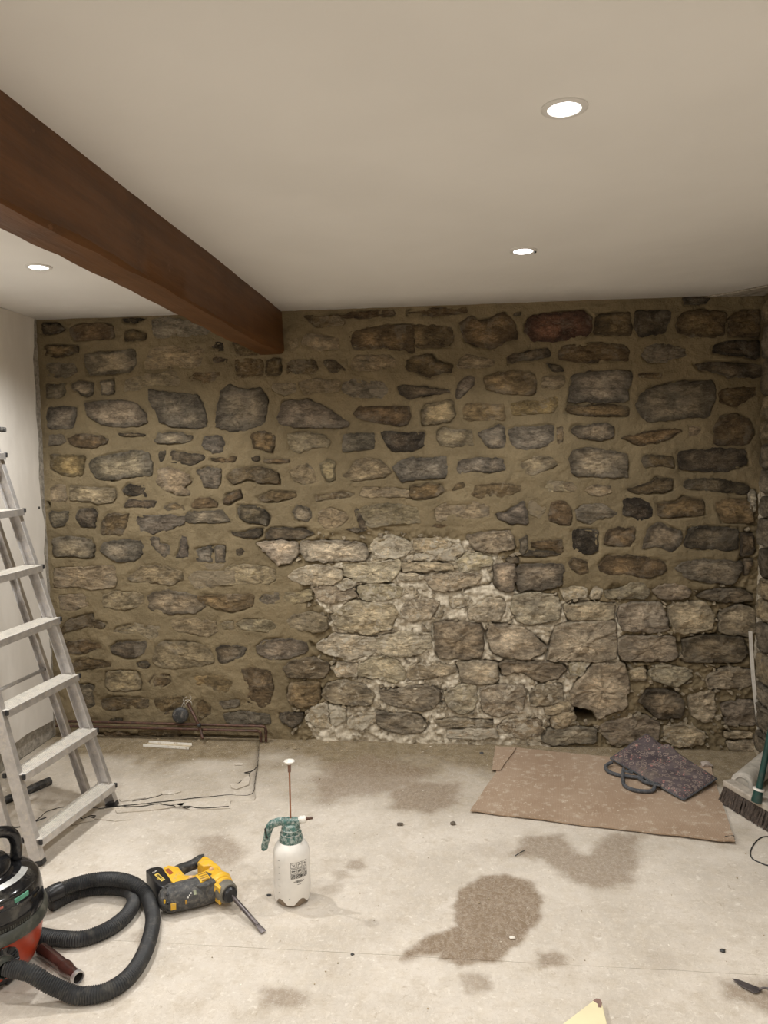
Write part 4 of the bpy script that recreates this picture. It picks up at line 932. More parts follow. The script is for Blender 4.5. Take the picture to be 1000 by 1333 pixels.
def wire(name, L, r, mat, label, z=None, cat='cable', ext=None):
    P = [UZ(x, y, (z or r)+(dz or 0)) for x, y, dz in [(q+(0,))[:3] for q in L]]
    bm = bmesh.new(); add_tube(bm, resample(catmull(P, 8), .01), r, 8); return tag(frombm(name, bm, mat, None, True), label, cat)
wire('thin_cable', [(-20, 1078), (-6, 1068), (6, 1062), (12, 1070), (22, 1077), (60, 1064)], .0026, M_BLK, 'thin black cable lying on the floor behind the ladder foot')
wire('cable_loop', [(1030, 1092), (1002, 1089), (990, 1091), (981, 1100), (977, 1110), (980, 1118), (990, 1123), (1003, 1127), (1040, 1130)], .0024, M_BLK, 'loop of thin black cable on the floor near the broom')

# ---------------------------------------------------------------- pressure sprayer bottle
M_BOTTLE = simple('white_translucent_plastic', (.78, .75, .70), .38, 0, .05, 14, .03); M_BOTTLE.node_tree.nodes['Principled BSDF'].inputs['Subsurface Weight'].default_value = .15
M_BOTTLE.node_tree.nodes['Principled BSDF'].inputs['Subsurface Radius'].default_value = (.01, .01, .01)
M_GREEN = simple('limed_green_plastic', (.035, .11, .095), .55, 0, .4, 60, .1, (.50, .53, .49), .75)
M_INK = simple('dark_ink', (.06, .055, .05), .6, 0, .1, 30, 0)
def sprayer():
    c = UZ(381, 1171); c = Vector((c.x, c.y+.0, 0)); t = thing('pressure_sprayer', c, 'white plastic pump sprayer bottle with limewashed green top standing on the floor', 'spray bottle')
    d = ray(381, 1171); R = .0625
    zt = UY(366, 1091, c.y).z+.004
    # base skirt
    bm = bmesh.new(); add_lathe(bm, [(0, .001), (.046, .001), (.050, .006), (.056, .05), (.05, .055)], c, n=40); frombm('base_skirt', bm, simple('brown_tinted_base', (.26, .20, .145), .5, 0, .2, 25, .05), t, True, 40)
    n = 80; prof = [(R, 0), (R+.0005, .05), (R, .085), (R-.001, .12), (R, zt-.058), (R-.0015, zt-.042), (R-.006, zt-.028), (R-.014, zt-.016), (R-.024, zt-.007), (.034, zt-.002), (.028, zt+.002)]
    v, f = [], []
    for j, (r, z) in enumerate(prof):
        for k in range(n):
            a = 2*math.pi*k/n; ww = .008+.013*math.cos(5*a+.9+math.pi)
            if j == 0: z_ = .012+max(0, ww); r_ = r-.010+.35*ww*.0
            else: z_ = max(z, .045) if j == 1 else z; r_ = r
            if j == 0: r_ = R-.006+z_*.12
            v.append(c+Vector((r_*math.cos(a), r_*math.sin(a), z_)))
    for j in range(len(prof)-1):
        for k in range(n): f.append((j*n+k, j*n+(k+1) % n, (j+1)*n+(k+1) % n, (j+1)*n+k))
    b = pyd('bottle', v, f, M_BOTTLE, t)
    # collar and pump head
    A = Vector
    bm = bmesh.new(); add_lathe(bm, [(.030, zt-.008), (.040, zt-.010), (.0395, zt+.002), (.035, zt+.017), (.0355, zt+.0185), (.033, zt+.020), (.031, zt+.031), (.0318, zt+.0325), (.029, zt+.034), (.0265, zt+.046), (.021, zt+.050), (0, zt+.050)], c, n=36)
    frombm('screw_collar', bm, M_GREEN, t, True, 35)
    for q, rr in ((.0178, .0365), (.032, .0325)):
        bm = bmesh.new(); add_lathe(bm, [(rr-.002, zt+q-.0012), (rr, zt+q), (rr-.002, zt+q+.0012)], c, n=36); frombm('collar_ring', bm, M_WHITEP, t, True)
    hz = zt+.058; view = Vector((_r.x, _r.y, 0)).normalized(); back = Vector((-view.y, view.x, 0))
    bm = bmesh.new(); add_box(bm, c+A((0, 0, hz-.004))+view*.0, .062, .032, .026, (view, back, A((0, 0, 1))), .008, 3)
    pts = [c+view*-.02+A((0, 0, hz)), c+view*-.045+A((0, 0, hz-.004)), c+view*-.066+A((0, 0, hz-.014)), c+view*-.076+A((0, 0, hz-.035)), c+view*-.083+A((0, 0, hz-.062)), c+view*-.090+A((0, 0, hz-.088)), c+view*-.087+A((0, 0, hz-.10))]
    frombm('pump_head', bm, M_GREEN, t)
    bm = bmesh.new(); q = catmull(pts, 5); add_tube(bm, q, [.0128+.001*math.sin(k*.2) for k in range(len(q)-4)]+[.012, .011, .009, .005], 14)
    frombm('trigger_handle', bm, M_GREEN, t, True)
    bm = bmesh.new(); add_box(bm, c+view*-.082-back*.008+A((0, 0, hz-.038)), .006, .012, .034, (view, back, A((-.2, 0, 1)).normalized()), .002, 1); frombm('trigger_lock', bm, M_BLK, t)
    bm = bmesh.new(); ax_ = (view+A((0, 0, .22))-back*.15).normalized(); o = c+view*.028+A((0, 0, hz+.002)); add_lathe(bm, [(0, 0), (.010, 0), (.0125, .006), (.0125, .020), (.008, .026), (0, .027)], o, ax_, 20); frombm('nozzle', bm, M_WHITEP, t, True, 40)
    bm = bmesh.new(); add_lathe(bm, [(0, .0), (.0055, 0), (.0045, .022), (0, .022)], o+ax_*.025, ax_, 12); frombm('nozzle_tip', bm, M_COPPER, t, True, 40)
    # pump rod and knob
    kz = UY(380, 992, c.y).z; pr = c+view*0
    M_ROD = simple('coppery_rod', (.34, .15, .08), .35, .4, .15, 40, 0)
    bm = bmesh.new(); add_tube(bm, [pr+A((0, 0, hz)), pr+A((0, 0, kz-.03))], .0030, 10); frombm('pump_rod', bm, M_ROD, t, True, 50)
    bm = bmesh.new(); add_tube(bm, [pr+A((0, 0, kz-.034)), pr+A((0, 0, kz-.005))], [.0052, .006], 12); frombm('rod_sleeve', bm, simple('brown_plastic', (.17, .09, .06), .4), t, True, 50)
    bm = bmesh.new(); add_lathe(bm, [(0, -.008), (.008, -.007), (.0165, -.001), (.0185, .002), (.0175, .0045), (.008, .006), (0, .006)], pr+A((0, 0, kz)), n=28); frombm('pump_knob', bm, M_WHITEP, t, True, 60)
    # printing on the bottle: pictogram squares, lines of small print, volume marks
    cam_dir = math.atan2(-c.y, -c.x)
    def P(u, z, o=.0006):        # u metres round the bottle from the camera-facing line, positive to the camera's right
        a = cam_dir+u/R; return c+Vector(((R+o)*math.cos(a), (R+o)*math.sin(a), z))
    def patch(bm, u0, u1, z0, z1, n=3):
        g = [[bm.verts.new(P(u0+(u1-u0)*i/n, z)) for i in range(n+1)] for z in (z0, z1)]
        for i in range(n): bm.faces.new((g[0][i], g[0][i+1], g[1][i+1], g[1][i]))
    def frame(bm, u, z, s, w_=.0011):
        patch(bm, u, u+s, z, z+w_); patch(bm, u, u+s, z+s-w_, z+s); patch(bm, u, u+w_, z, z+s, 1); patch(bm, u+s-w_, u+s, z, z+s, 1)
    rr = random.Random(5); z0 = UY(380, 1146, c.y-R).z; u0 = -.004
    bm = bmesh.new()
    for row in range(2):
        for cl in range(3):
            u, z = u0+cl*.0205, z0+.019+row*.0205; frame(bm, u, z, .018)
            if row == 1 and cl == 0: [patch(bm, u+.003+.002*k, u+.0045+.002*k, z+.012-.002*k, z+.014-.002*k, 1) for k in range(5)]; patch(bm, u+.011, u+.013, z+.004, z+.012, 1)
            elif row == 1 and cl == 1: patch(bm, u+.004, u+.014, z+.009, z+.0105); patch(bm, u+.004, u+.0055, z+.004, z+.009, 1); patch(bm, u+.006, u+.012, z+.012, z+.014)
            elif row == 1: patch(bm, u+.005, u+.012, z+.010, z+.0115); patch(bm, u+.008, u+.0095, z+.004, z+.012, 1); patch(bm, u+.010, u+.014, z+.006, z+.008, 1)
            elif cl == 0: patch(bm, u+.003, u+.015, z+.008, z+.0105); patch(bm, u+.005, u+.007, z+.006, z+.013, 1); patch(bm, u+.010, u+.0125, z+.007, z+.012, 1)
            elif cl == 1: [patch(bm, u+.004+.0028*k, u+.006+.0028*k, z+.004+.002*(k % 2), z+.012+.002*(k % 2), 1) for k in range(4)]
            else: patch(bm, u+.004, u+.0055, z+.003, z+.014, 1); patch(bm, u+.008, u+.0095, z+.004, z+.012, 1); patch(bm, u+.011, u+.014, z+.007, z+.009, 1)
    tag(frombm('pictograms', bm, M_INK, b), kind='stuff')
    bm = bmesh.new()
    for cl in range(4):
        u, z = u0+cl*.0155, z0+.003; frame(bm, u, z, .0135, .0013)
        for k in range(5): patch(bm, u+.002+.0019*k, u+.0044+.0019*k, z+.002+.0018*k, z+.0048+.0018*k, 1)
        for k in range(4):
            if cl != 3 or k < 3: patch(bm, u+.0094-.0022*k, u+.0116-.0022*k, z+.002+.0022*k, z+.0044+.0022*k, 1)
        if cl == 3: patch(bm, u+.006, u+.0125, z+.007, z+.0125)
        if cl == 2: patch(bm, u+.002, u+.006, z+.002, z+.0105)
    tag(frombm('hazard_squares', bm, M_INK, b), kind='stuff')
    bm = bmesh.new()
    for k, (a_, e_) in enumerate(((.016, .036), (.009, .046), (.013, .042), (.020, .034))):
        u = a_
        while u < e_: s = rr.uniform(.0012, .004); patch(bm, u0+u, u0+min(e_, u+s), z0-.006-.0028*k-(.005 if k == 3 else 0), z0-.0043-.0028*k-(.005 if k == 3 else 0), 1); u += s+.0008
    tag(frombm('small_print', bm, M_INK, b), kind='stuff')
    bm = bmesh.new()
    for k in range(6): patch(bm, -.050, -.042 if k else -.045, .055+k*.022, .0562+k*.022, 2)
    patch(bm, -.012, -.008, .024+.012, .027+.012, 1); tag(frombm('volume_marks', bm, M_INK, b), kind='stuff')
sprayer()

# ---------------------------------------------------------------- rotary hammer drill lying on its side
M_YEL = simple('yellow_plastic', (.80, .47, .035), .45, 0, .1, 30, .05, (.50, .38, .2), .35)
M_GRYP = simple('dusty_dark_grey_rubber', (.055, .055, .055), .6, 0, .3, 45, .15, (.17, .155, .135), .6)
M_STEEL = simple('dark_steel', (.16, .14, .14), .4, .7, .25, 40, .1)
def drill():
    t = thing('rotary_hammer_drill', UZ(250, 1180), 'yellow and black cordless hammer drill with chisel bit lying on its side', 'drill')
    def pr(name, L, z0, z1, bev, mat, parent=None, zp=None):
        zz = z1 if zp is None else zp; bm = bmesh.new(); pts = [UZ(x, y, zz) for x, y in L]; add_prism(bm, [(p.x, p.y) for p in pts], z0, z1, bev, 3)
        o = frombm(name, bm, mat, parent or t); o.data.shade_smooth(); o.data.set_sharp_from_angle(angle=math.radians(32)); return o
    # motor housing: a fat capsule from its cap to the gear case
    a, b = UZ(214, 1171, .046), UZ(284, 1155, .046); ax_ = (b-a); L = ax_.length; ax_.normalize()
    bm = bmesh.new(); add_lathe(bm, [(.030, 0.0), (.040, .006), (.0445, .016), (.0455, .034), (.0435, .037), (.0435, .040), (.0455, .043), (.0465, L*.55), (.0455, L*.8), (.040, L-.004), (.030, L+.004), (0, L+.004)], a-ax_*.004, ax_, 28, 1, 1)
    h = frombm('motor_housing', bm, M_GRYP, t, True, 40)
    bm = bmesh.new(); add_lathe(bm, [(0, -.016), (.018, -.0155), (.030, -.010), (.036, 0.), (.034, .006)], a-ax_*.002, ax_, 10); frombm('motor_cap', bm, M_GRYP, h, True, 30)
    s_, up = fr(ax_)[0], fr(ax_)[1]
    def on_h(f_, ang, r=.0462): return a+ax_*(L*f_)+s_*(r*math.cos(ang))+up*(r*math.sin(ang))
    def label(f0, ang, w_, h_, mat, name, r=.0468, par=None):
        p = on_h(f0, ang, r); nn = (s_*math.cos(ang)+up*math.sin(ang)); tt = ax_.cross(nn); bm = bmesh.new(); add_box(bm, p, w_, h_, .0022, (ax_, tt, nn), .0008, 1); return frombm(name, bm, mat, par or h)
    near = math.atan2((Vector((0, 0, H))-a).dot(up), (Vector((0, 0, H))-a).dot(s_))
    sgn = 1 if (ax_.cross(s_*math.cos(near)+up*math.sin(near))).dot(Vector((0, 1, 0))) > 0 else -1
    # the "tt" direction points away from the camera when sgn > 0
    label(.13, near+sgn*.62, .017, .024, M_YEL, 'warning_label', .0462)
    label(.36, near+sgn*.5, .006, .014, simple('orange_print', (.5, .28, .05), .5), 'small_mark', .0462)
    for k in range(3): label(.40+.03*k, near+sgn*(.22-.12*k), .004, .005, M_WHITEP, 'print_mark', .0462)
    label(.53, near-sgn*.0, .009, .014, simple('worn_green_label', (.30, .32, .22), .6), 'rating_mark', .0468)
    for k in range(4):
        p = on_h(.05, near+sgn*(-.9+.62*k), .0415); bm = bmesh.new(); add_lathe(bm, [(0, .003), (.0045, .003), (.006, 0)], p, (p-a-ax_*(L*.05)).normalized(), 12); frombm('cap_screw', bm, M_BLK, h, True)
    o = on_h(-.02, near+sgn*.15, .030); nn = (-ax_+(o-a).normalized()*.8).normalized(); bm = bmesh.new(); tt = nn.cross(up).normalized(); add_box(bm, o, .015, .013, .006, (tt, nn.cross(tt), nn), .001, 1); frombm('cap_label', bm, M_YEL, h)
    # yellow spine along the top (far) side, from the battery to the gear case
    sp = pr('body_spine', [(213, 1130), (219, 1127), (232, 1129), (241, 1140), (256, 1140), (272, 1131), (284, 1130), (292, 1150), (286, 1158), (268, 1143), (240, 1150), (228, 1152), (222, 1147), (214, 1139)], .018, .078, .004, M_YEL, zp=.075)
    pr('front_bracket', [(257, 1122), (265, 1113.5), (272, 1116), (286, 1127), (294, 1139), (292, 1148), (283, 1148), (279, 1134), (274, 1126), (264, 1127)], .026, .072, .005, M_YEL, zp=.072)
    pr('vent_surround', [(254, 1141), (268, 1134), (277, 1138), (281, 1147), (268, 1154), (252, 1153), (240, 1151), (244, 1146)], .05, .0875, .006, M_GRYP, zp=.085)
    vp = pr('vent_plate', [(253.5, 1139), (267, 1133.5), (274, 1142), (261.5, 1148)], .07, .0925, .003, M_YEL, zp=.092)
    M_SLOT = simple('vent_slot', (.35, .2, .03), .6, 0, .05)
    for k in range(4):
        y_ = 1137.2+k*2.4; x_ = 257.5+k*1.6; pr('vent_slot', [(x_, y_+1.2), (x_+9.5, y_-2.2), (x_+10.2, y_-1.1), (x_+.7, y_+2.3)], .091, .0932, .0002, M_SLOT, vp, .093)
    for x_, y_ in ((248.5, 1142.5), (275, 1131.5)):
        p = UZ(x_, y_, .079); bm = bmesh.new(); add_lathe(bm, [(0, .006), (.005, .0058), (.0075, .003), (.0085, -.004)], p, n=16); frombm('screw_boss', bm, simple('pinkish_dust_boss', (.68, .42, .22), .6), sp, True)
    p = pr('red_badge', [(214.5, 1132), (219.5, 1130), (226, 1136), (221, 1138.5)], .076, .0797, .0008, simple('red_badge', (.36, .09, .03), .5, 0, .1), sp, .0795)
    # grip
    g = catmull([UZ(228, 1136, .048), UZ(238, 1131, .046), UZ(250, 1126, .046), UZ(262, 1120, .046)], 6)
    bm = bmesh.new(); add_tube(bm, g, [.0195+.0015*math.sin(k*.45) for k in range(len(g))], 18); frombm('grip', bm, M_BLKD, t, True)
    bm = bmesh.new(); add_tube(bm, catmull([UZ(256, 1127, .056), UZ(262, 1124, .058), UZ(268, 1125, .056)], 5), .009, 12); frombm('trigger', bm, M_BLK, t, True)
    bm = bmesh.new(); add_tube(bm, catmull([UZ(256, 1119, .060), UZ(262, 1115, .062), UZ(266, 1114, .062)], 4), .007, 10); frombm('mode_knob', bm, M_BLKD, t, True)
    # battery
    bt = pr('battery', [(190, 1132), (196, 1129), (206, 1127), (212, 1129), (222, 1143), (224, 1150), (212, 1156), (206, 1152), (200, 1145)], .004, .080, .006, M_BLK, zp=.080)
    lb = pr('battery_label', [(201, 1138.5), (205.5, 1136), (215, 1144.5), (210.5, 1147)], .079, .0815, .0004, simple('yellow_label', (.75, .55, .12), .5), bt, .0815)
    def text(s, p0, p1, zt, size, mat, par, name='lettering'):
        A_, B_ = UZ(*p0, zt), UZ(*p1, zt); cu = bpy.data.curves.new(name, 'FONT'); cu.body = s; cu.size = size; cu.align_x = 'CENTER'; cu.align_y = 'CENTER'; cu.extrude = .0002; cu.offset = .0002
        tmp = bpy.data.objects.new('t', cu); COL.objects.link(tmp); me = bpy.data.meshes.new_from_object(tmp); bpy.data.objects.remove(tmp); me.materials.clear(); me.materials.append(mat); o = bpy.data.objects.new(name, me); COL.objects.link(o); tag(o, kind='stuff'); m_ = (A_+B_)/2; d_ = B_-A_; o.location = m_; o.rotation_euler = (0, 0, math.atan2(d_.y, d_.x)); o.parent = par; o.matrix_parent_inverse = Matrix()
        return o
    text('DEWALT', (203.2, 1137.5), (212.8, 1145.7), .0822, .0098, M_BLK, lb)
    text('14.4V', (197, 1137), (206, 1132.5), .0812, .0085, M_WHITEP, bt)
    text('XR', (203, 1142), (208, 1146), .0812, .008, simple('yellow_print', (.7, .5, .1), .5), bt)
    # gear case, chuck, bit
    a2, b2 = UZ(285, 1153, .049), UZ(304, 1168, .049); d2 = (b2-a2).normalized()
    bm = bmesh.new(); add_lathe(bm, [(0, -.030), (.034, -.028), (.045, -.014), (.0475, .004), (.0445, .009), (.043, .011), (.042, .021), (.0385, .022), (.038, .032), (.034, .035), (0, .035)], a2, d2, 30); frombm('gear_case', bm, M_YEL, t, True, 35)
    bm = bmesh.new(); add_lathe(bm, [(.028, .033), (.0355, .036), (.0365, .046), (.034, .062), (.030, .067), (0, .067)], a2, d2, 30); frombm('chuck_sleeve', bm, simple('dusty_grey_sleeve', (.17, .155, .125), .6, 0, .25, 40, .1), t, True, 35)
    bm = bmesh.new(); add_lathe(bm, [(.025, .066), (.0255, .076), (.021, .083), (.010, .087), (0, .087)], a2, d2, 28); frombm('chuck_nose', bm, M_BLK, t, True, 35)
    s0 = a2+d2*.09; e0 = UZ(343, 1213, .006); dd = (e0-s0).normalized(); Lb = (e0-s0).length
    a_, b_, _ = fr(dd)
    bm = bmesh.new(); add_lathe(bm, [(0, -.01), (.0045, -.01), (.0045, .006), (.0075, .012), (.0075, Lb*.80), (.006, Lb*.82), (0, Lb*.82)], s0, dd, 14)
    n0 = len(bm.verts); add_box(bm, s0+dd*(Lb*.905), .011, .0075, Lb*.20, (a_, b_, dd), .001, 1)
    for v in bm.verts:
        f_ = (v.co-s0).dot(dd)/Lb
        if f_ > .8: 
            k_ = (f_-.8)/.2; off = v.co-(s0+dd*(f_*Lb)); v.co += a_*(off.dot(a_))*(k_*.9)-b_*(off.dot(b_))*(k_*.65)
    frombm('chisel_bit', bm, M_STEEL, t, True, 30)
drill()

# ---------------------------------------------------------------- red and black tub vacuum cleaner with its hose
M_RED = simple('red_plastic', (.42, .050, .018), .35, 0, .12, 12, .03, (.30, .10, .06), .3)
M_GLOSS = simple('gloss_black_plastic', (.012, .012, .013), .12, 0, .2, 8, .01, (.07, .065, .055), .35)
M_BAND = simple('dusty_dark_green_grey_band', (.045, .048, .038), .5, 0, .2, 20, .05, (.12, .115, .095), .5)
M_HOSE = simple('ribbed_black_hose', (.028, .029, .031), .5, 0, .25, 16, .05, (.085, .08, .07), .45)
VC = UZ(-20, 1262); VC = Vector((VC.x, VC.y, 0)); R_ = .172
def vacuum():
    t = thing('tub_vacuum_cleaner', VC, 'red and black tub vacuum cleaner with long ribbed hose, beside the drill', 'vacuum cleaner')
    bm = bmesh.new(); add_lathe(bm, [(0, .028), (R_-.040, .026), (R_-.030, .034), (R_-.014, .08), (R_-.006, .135), (R_-.004, .155), (R_-.02, .16)], VC, n=64); tub = frombm('tub', bm, M_RED, t, True, 40)
    bm = bmesh.new(); add_lathe(bm, [(R_-.07, .012), (R_-.045, .012), (R_-.040, .028), (R_-.045, .036), (0, .036)], VC, n=48); frombm('base_ring', bm, M_BLKD, t, True, 40)
    bm = bmesh.new(); add_lathe(bm, [(R_-.006, .148), (R_+.006, .150), (R_+.008, .158), (R_+.006, .176), (R_-.001, .184), (R_-.01, .186)], VC, n=64); frombm('rim_band', bm, M_BAND, t, True, 35)
    bm = bmesh.new(); add_lathe(bm, [(R_-.004, .180), (R_-.002, .190), (R_-.006, .235), (R_-.012, .262), (R_-.022, .275), (R_-.040, .286), (R_-.060, .293), (R_-.066, .290), (R_-.080, .290), (R_-.085, .298), (R_-.10, .306), (0, .306)], VC, n=72); lid = frombm('motor_lid', bm, M_GLOSS, t, True, 35)
    # silvery ring of print on the lid
    bm = bmesh.new(); a0, a1 = -1.5, .45; pa = [a0+(a1-a0)*k/24 for k in range(25)]
    vv = [[bm.verts.new(VC+Vector((r*math.cos(a), r*math.sin(a), z))) for a in pa] for r, z in ((R_-.060, .2945), (R_-.042, .2882))]
    for k in range(24): bm.faces.new((vv[0][k], vv[0][k+1], vv[1][k+1], vv[1][k]))
    frombm('silver_band', bm, simple('silver_print', (.42, .42, .40), .35, .2, .15, 60, 0), lid, True)
    # vent slots low on the lid and a recessed pocket holding oddments
    toward = math.atan2(-VC.y, -VC.x); ang = lambda px, py, r: math.atan2(*(lambda q: (q.y-VC.y, q.x-VC.x))(UZ(px, py, .2)))
    def arc_box(name, a0, a1, z0, z1, r, th, mat, par, n=14):
        bm = bmesh.new(); g = []
        for k in range(n+1):
            a = a0+(a1-a0)*k/n; c, s = math.cos(a), math.sin(a); g.append([bm.verts.new(VC+Vector((rr*c, rr*s, z))) for rr, z in ((r, z0), (r+th, z0), (r+th, z1), (r, z1))])
        for A_, B_ in zip(g[:-1], g[1:]):
            for k in range(4): bm.faces.new((A_[k], A_[(k+1) % 4], B_[(k+1) % 4], B_[k]))
        bm.faces.new(g[0]); bm.faces.new(g[-1][::-1]); return frombm(name, bm, mat, par)
    arc_box('vent_recess', -1.05, -.15, .190, .205, R_-.012, .0125, M_DARK, lid)
    for k in range(22): a = -1.03+k*.04; arc_box('vent_rib', a, a+.012, .189, .197, R_-.010, .0125, M_BAND, lid, 1)
    arc_box('pocket', -.95, .12, .245, .268, R_-.035, .0215, M_DARK, lid)
    arc_box('pocket_lip', -1.0, .17, .238, .246, R_-.020, .0175, M_GLOSS, lid)
    tag(arc_box('pocket_wad', -.88, -.62, .246, .258, R_-.022, .012, simple('reddish_paper', (.50, .16, .12), .8), lid, 5), 'crumpled reddish scrap in the lid pocket')
    tag(arc_box('pocket_wad', -.42, -.12, .250, .262, R_-.020, .012, simple('green_bristle', (.10, .30, .20), .8), lid, 5), 'green scrap in the lid pocket')
    # raised motor cowl and carry handle on top
    bm = bmesh.new(); add_lathe(bm, [(.085, .300), (.083, .318), (.074, .330), (.05, .337), (0, .338)], VC, n=48); frombm('motor_cowl', bm, M_GLOSS, lid, True, 40)
    hd = Vector((math.cos(1.05), math.sin(1.05), 0)); hp = catmull([VC+hd*.110+Vector((0, 0, .292)), VC+hd*.112+Vector((0, 0, .345)), VC+hd*.085+Vector((0, 0, .385)), VC+hd*0+Vector((0, 0, .402)), VC-hd*.085+Vector((0, 0, .385)), VC-hd*.112+Vector((0, 0, .345)), VC-hd*.110+Vector((0, 0, .292))], 8)
    bm = bmesh.new(); add_tube(bm, hp, .0175, 16); frombm('carry_handle', bm, M_GLOSS, t, True)
    # swivel port
    pp = UZ(8, 1262, .098); po = Vector((pp.x-VC.x, pp.y-VC.y, 0)); pd = po.normalized(); pc = VC+pd*(R_-.016)+Vector((0, 0, .098))
    bm = bmesh.new(); add_lathe(bm, [(.048, -.02), (.048, .004), (.043, .010), (.030, .012), (.030, .020), (0, .020)], pc, pd, 32); port = frombm('hose_port', bm, M_BLKD, t, True, 35)
    a_, b_, _ = fr(pd)
    for k in range(12):
        q = 2*math.pi*k/12; bm = bmesh.new(); rd = a_*math.cos(q)+b_*math.sin(q); add_box(bm, pc+rd*.037+pd*.013, .016, .006, .012, (rd, pd.cross(rd), pd), .001, 1); frombm('port_rib', bm, M_BLK, port)
    bm = bmesh.new(); add_lathe(bm, [(.026, .015), (.026, .024), (.023, .040), (.023, .046)], pc, pd, 28); frombm('hose_cuff', bm, M_BAND, port, True, 35)
    # castors
    for k in range(4):
        q = toward+.5+k*math.pi/2; p = VC+Vector((math.cos(q), math.sin(q), 0))*.118; bm = bmesh.new(); add_lathe(bm, [(0, -.008), (.012, -.008), (.014, 0), (.012, .008), (0, .008)], p+Vector((0, 0, .014)), (math.cos(q+1.57), math.sin(q+1.57), 0), 16); frombm('castor_wheel', bm, M_BLK, t, True, 40)
    # hose: one line from the port, round the big outer loop, behind the machine and back through the inner loop
    r = .0225; s = pc+pd*.03
    pts = [s, UZ(38, 1266, .083), UZ(62, 1280, .055), UZ(84, 1290, .034), UZ(105, 1296, r), UZ(140, 1290, r), UZ(170, 1269, r), UZ(190, 1236, r), UZ(199, 1198, r), UZ(193, 1170, .034), UZ(178, 1153, .058), UZ(155, 1145, .068), UZ(125, 1145, .062), UZ(98, 1151, .066), UZ(72, 1161, .064), 
           UZ(45, 1171, .056), UZ(0, 1184, r), UZ(-50, 1188, r), UZ(-90, 1194, r), UZ(-98, 1205, r), UZ(-60, 1211, r), UZ(-10, 1212, r), UZ(40, 1216, r), UZ(72, 1221, r), UZ(105, 1222, r), UZ(138, 1211, r), UZ(163, 1193, r), UZ(174, 1175, r), UZ(170, 1161, r), UZ(152, 1156, r), UZ(125, 1156, r), UZ(100, 1161, r), UZ(82, 1169, r), UZ(66, 1178, r)]
    P = resample(catmull(pts, 10), .0034); RR = [r+(.0014 if (k % 2) else -.0014) for k in range(len(P))]
    bm = bmesh.new(); add_tube(bm, P, RR, 22); frombm('hose', bm, M_HOSE, t, True, 55)
    P = resample(catmull([UZ(80, 1157.5, .065), UZ(72, 1161, .064), UZ(65, 1164.5, .060)], 4), .006); bm = bmesh.new(); add_tube(bm, P, .0262, 24, True); frombm('hose_clamp', bm, M_BLK, t, True, 40)
vacuum()
# tinted accessory tube poking out beside the vacuum
a, b = UZ(102, 1273, .019), UZ(50, 1232, .021); d = (b-a).normalized(); L = (b-a).length
t = thing('accessory_tube', (a.x, a.y, 0), 'short dark brown shiny vacuum tube with a silver mouth beside the vacuum', 'vacuum tube')
bm = bmesh.new(); add_lathe(bm, [(.0150, .02), (.0155, .0), (.0185, .0), (.0185, .012), (.0172, .014), (.0175, .045), (.021, .062), (.021, .078), (.0185, .084), (.0185, L-.02), (0, L-.02)], a, d, 28); frombm('tube', bm, simple('brown_smoked_plastic', (.075, .032, .026), .15, .2, .2, 12, 0), t, True, 35)
bm = bmesh.new(); add_lathe(bm, [(.0152, .004), (.0155, -.002), (.0192, -.002), (.0192, .010), (.0186, .011)], a, d, 28); frombm('mouth_ring', bm, M_ALU, t, True, 35)
bm = bmesh.new(); add_lathe(bm, [(.0155, .006), (0, .03)], a, d, 28); frombm('bore', bm, M_DARK, t, True)

# ---------------------------------------------------------------- cardboard sheet
def mat_card():
    m = NT('corrugated_cardboard', .9, 0, .15); a = m.noise(4, 4, .6); f = m.noise(28, 5, .7)
    wv = m.N.new('ShaderNodeTexWave'); wv.inputs['Scale'].default_value = 52; wv.inputs['Distortion'].default_value = .6; m.L.new(m.mapv((1, 1, 1), (0, 0, .12)), wv.inputs['Vector']); wv.bands_direction = 'X'
    c = m.mix(m.ramp(a, .3, .7), (.35, .25, .175), (.42, .315, .23)); c = m.mix(m.ramp(wv.outputs[0], 0, 1, 0, .18), c, (.26, .165, .095)); c = m.mix(m.ramp(f, .53, .64, 0, .6), c, (.55, .46, .36)); c = m.mix(m.ramp(m.noise(90, 3, .6), .66, .69, 0, .8), c, (.70, .62, .5))
    c = m.mix(m.ramp(m.noise(6.5, 6, .75), .58, .72, 0, .4), c, (.58, .50, .40)); m.base(c); b = m.bump(wv.outputs[0], .25, .002); m.bump(f, .3, .003, b); return m.m
M_CARD = mat_card()
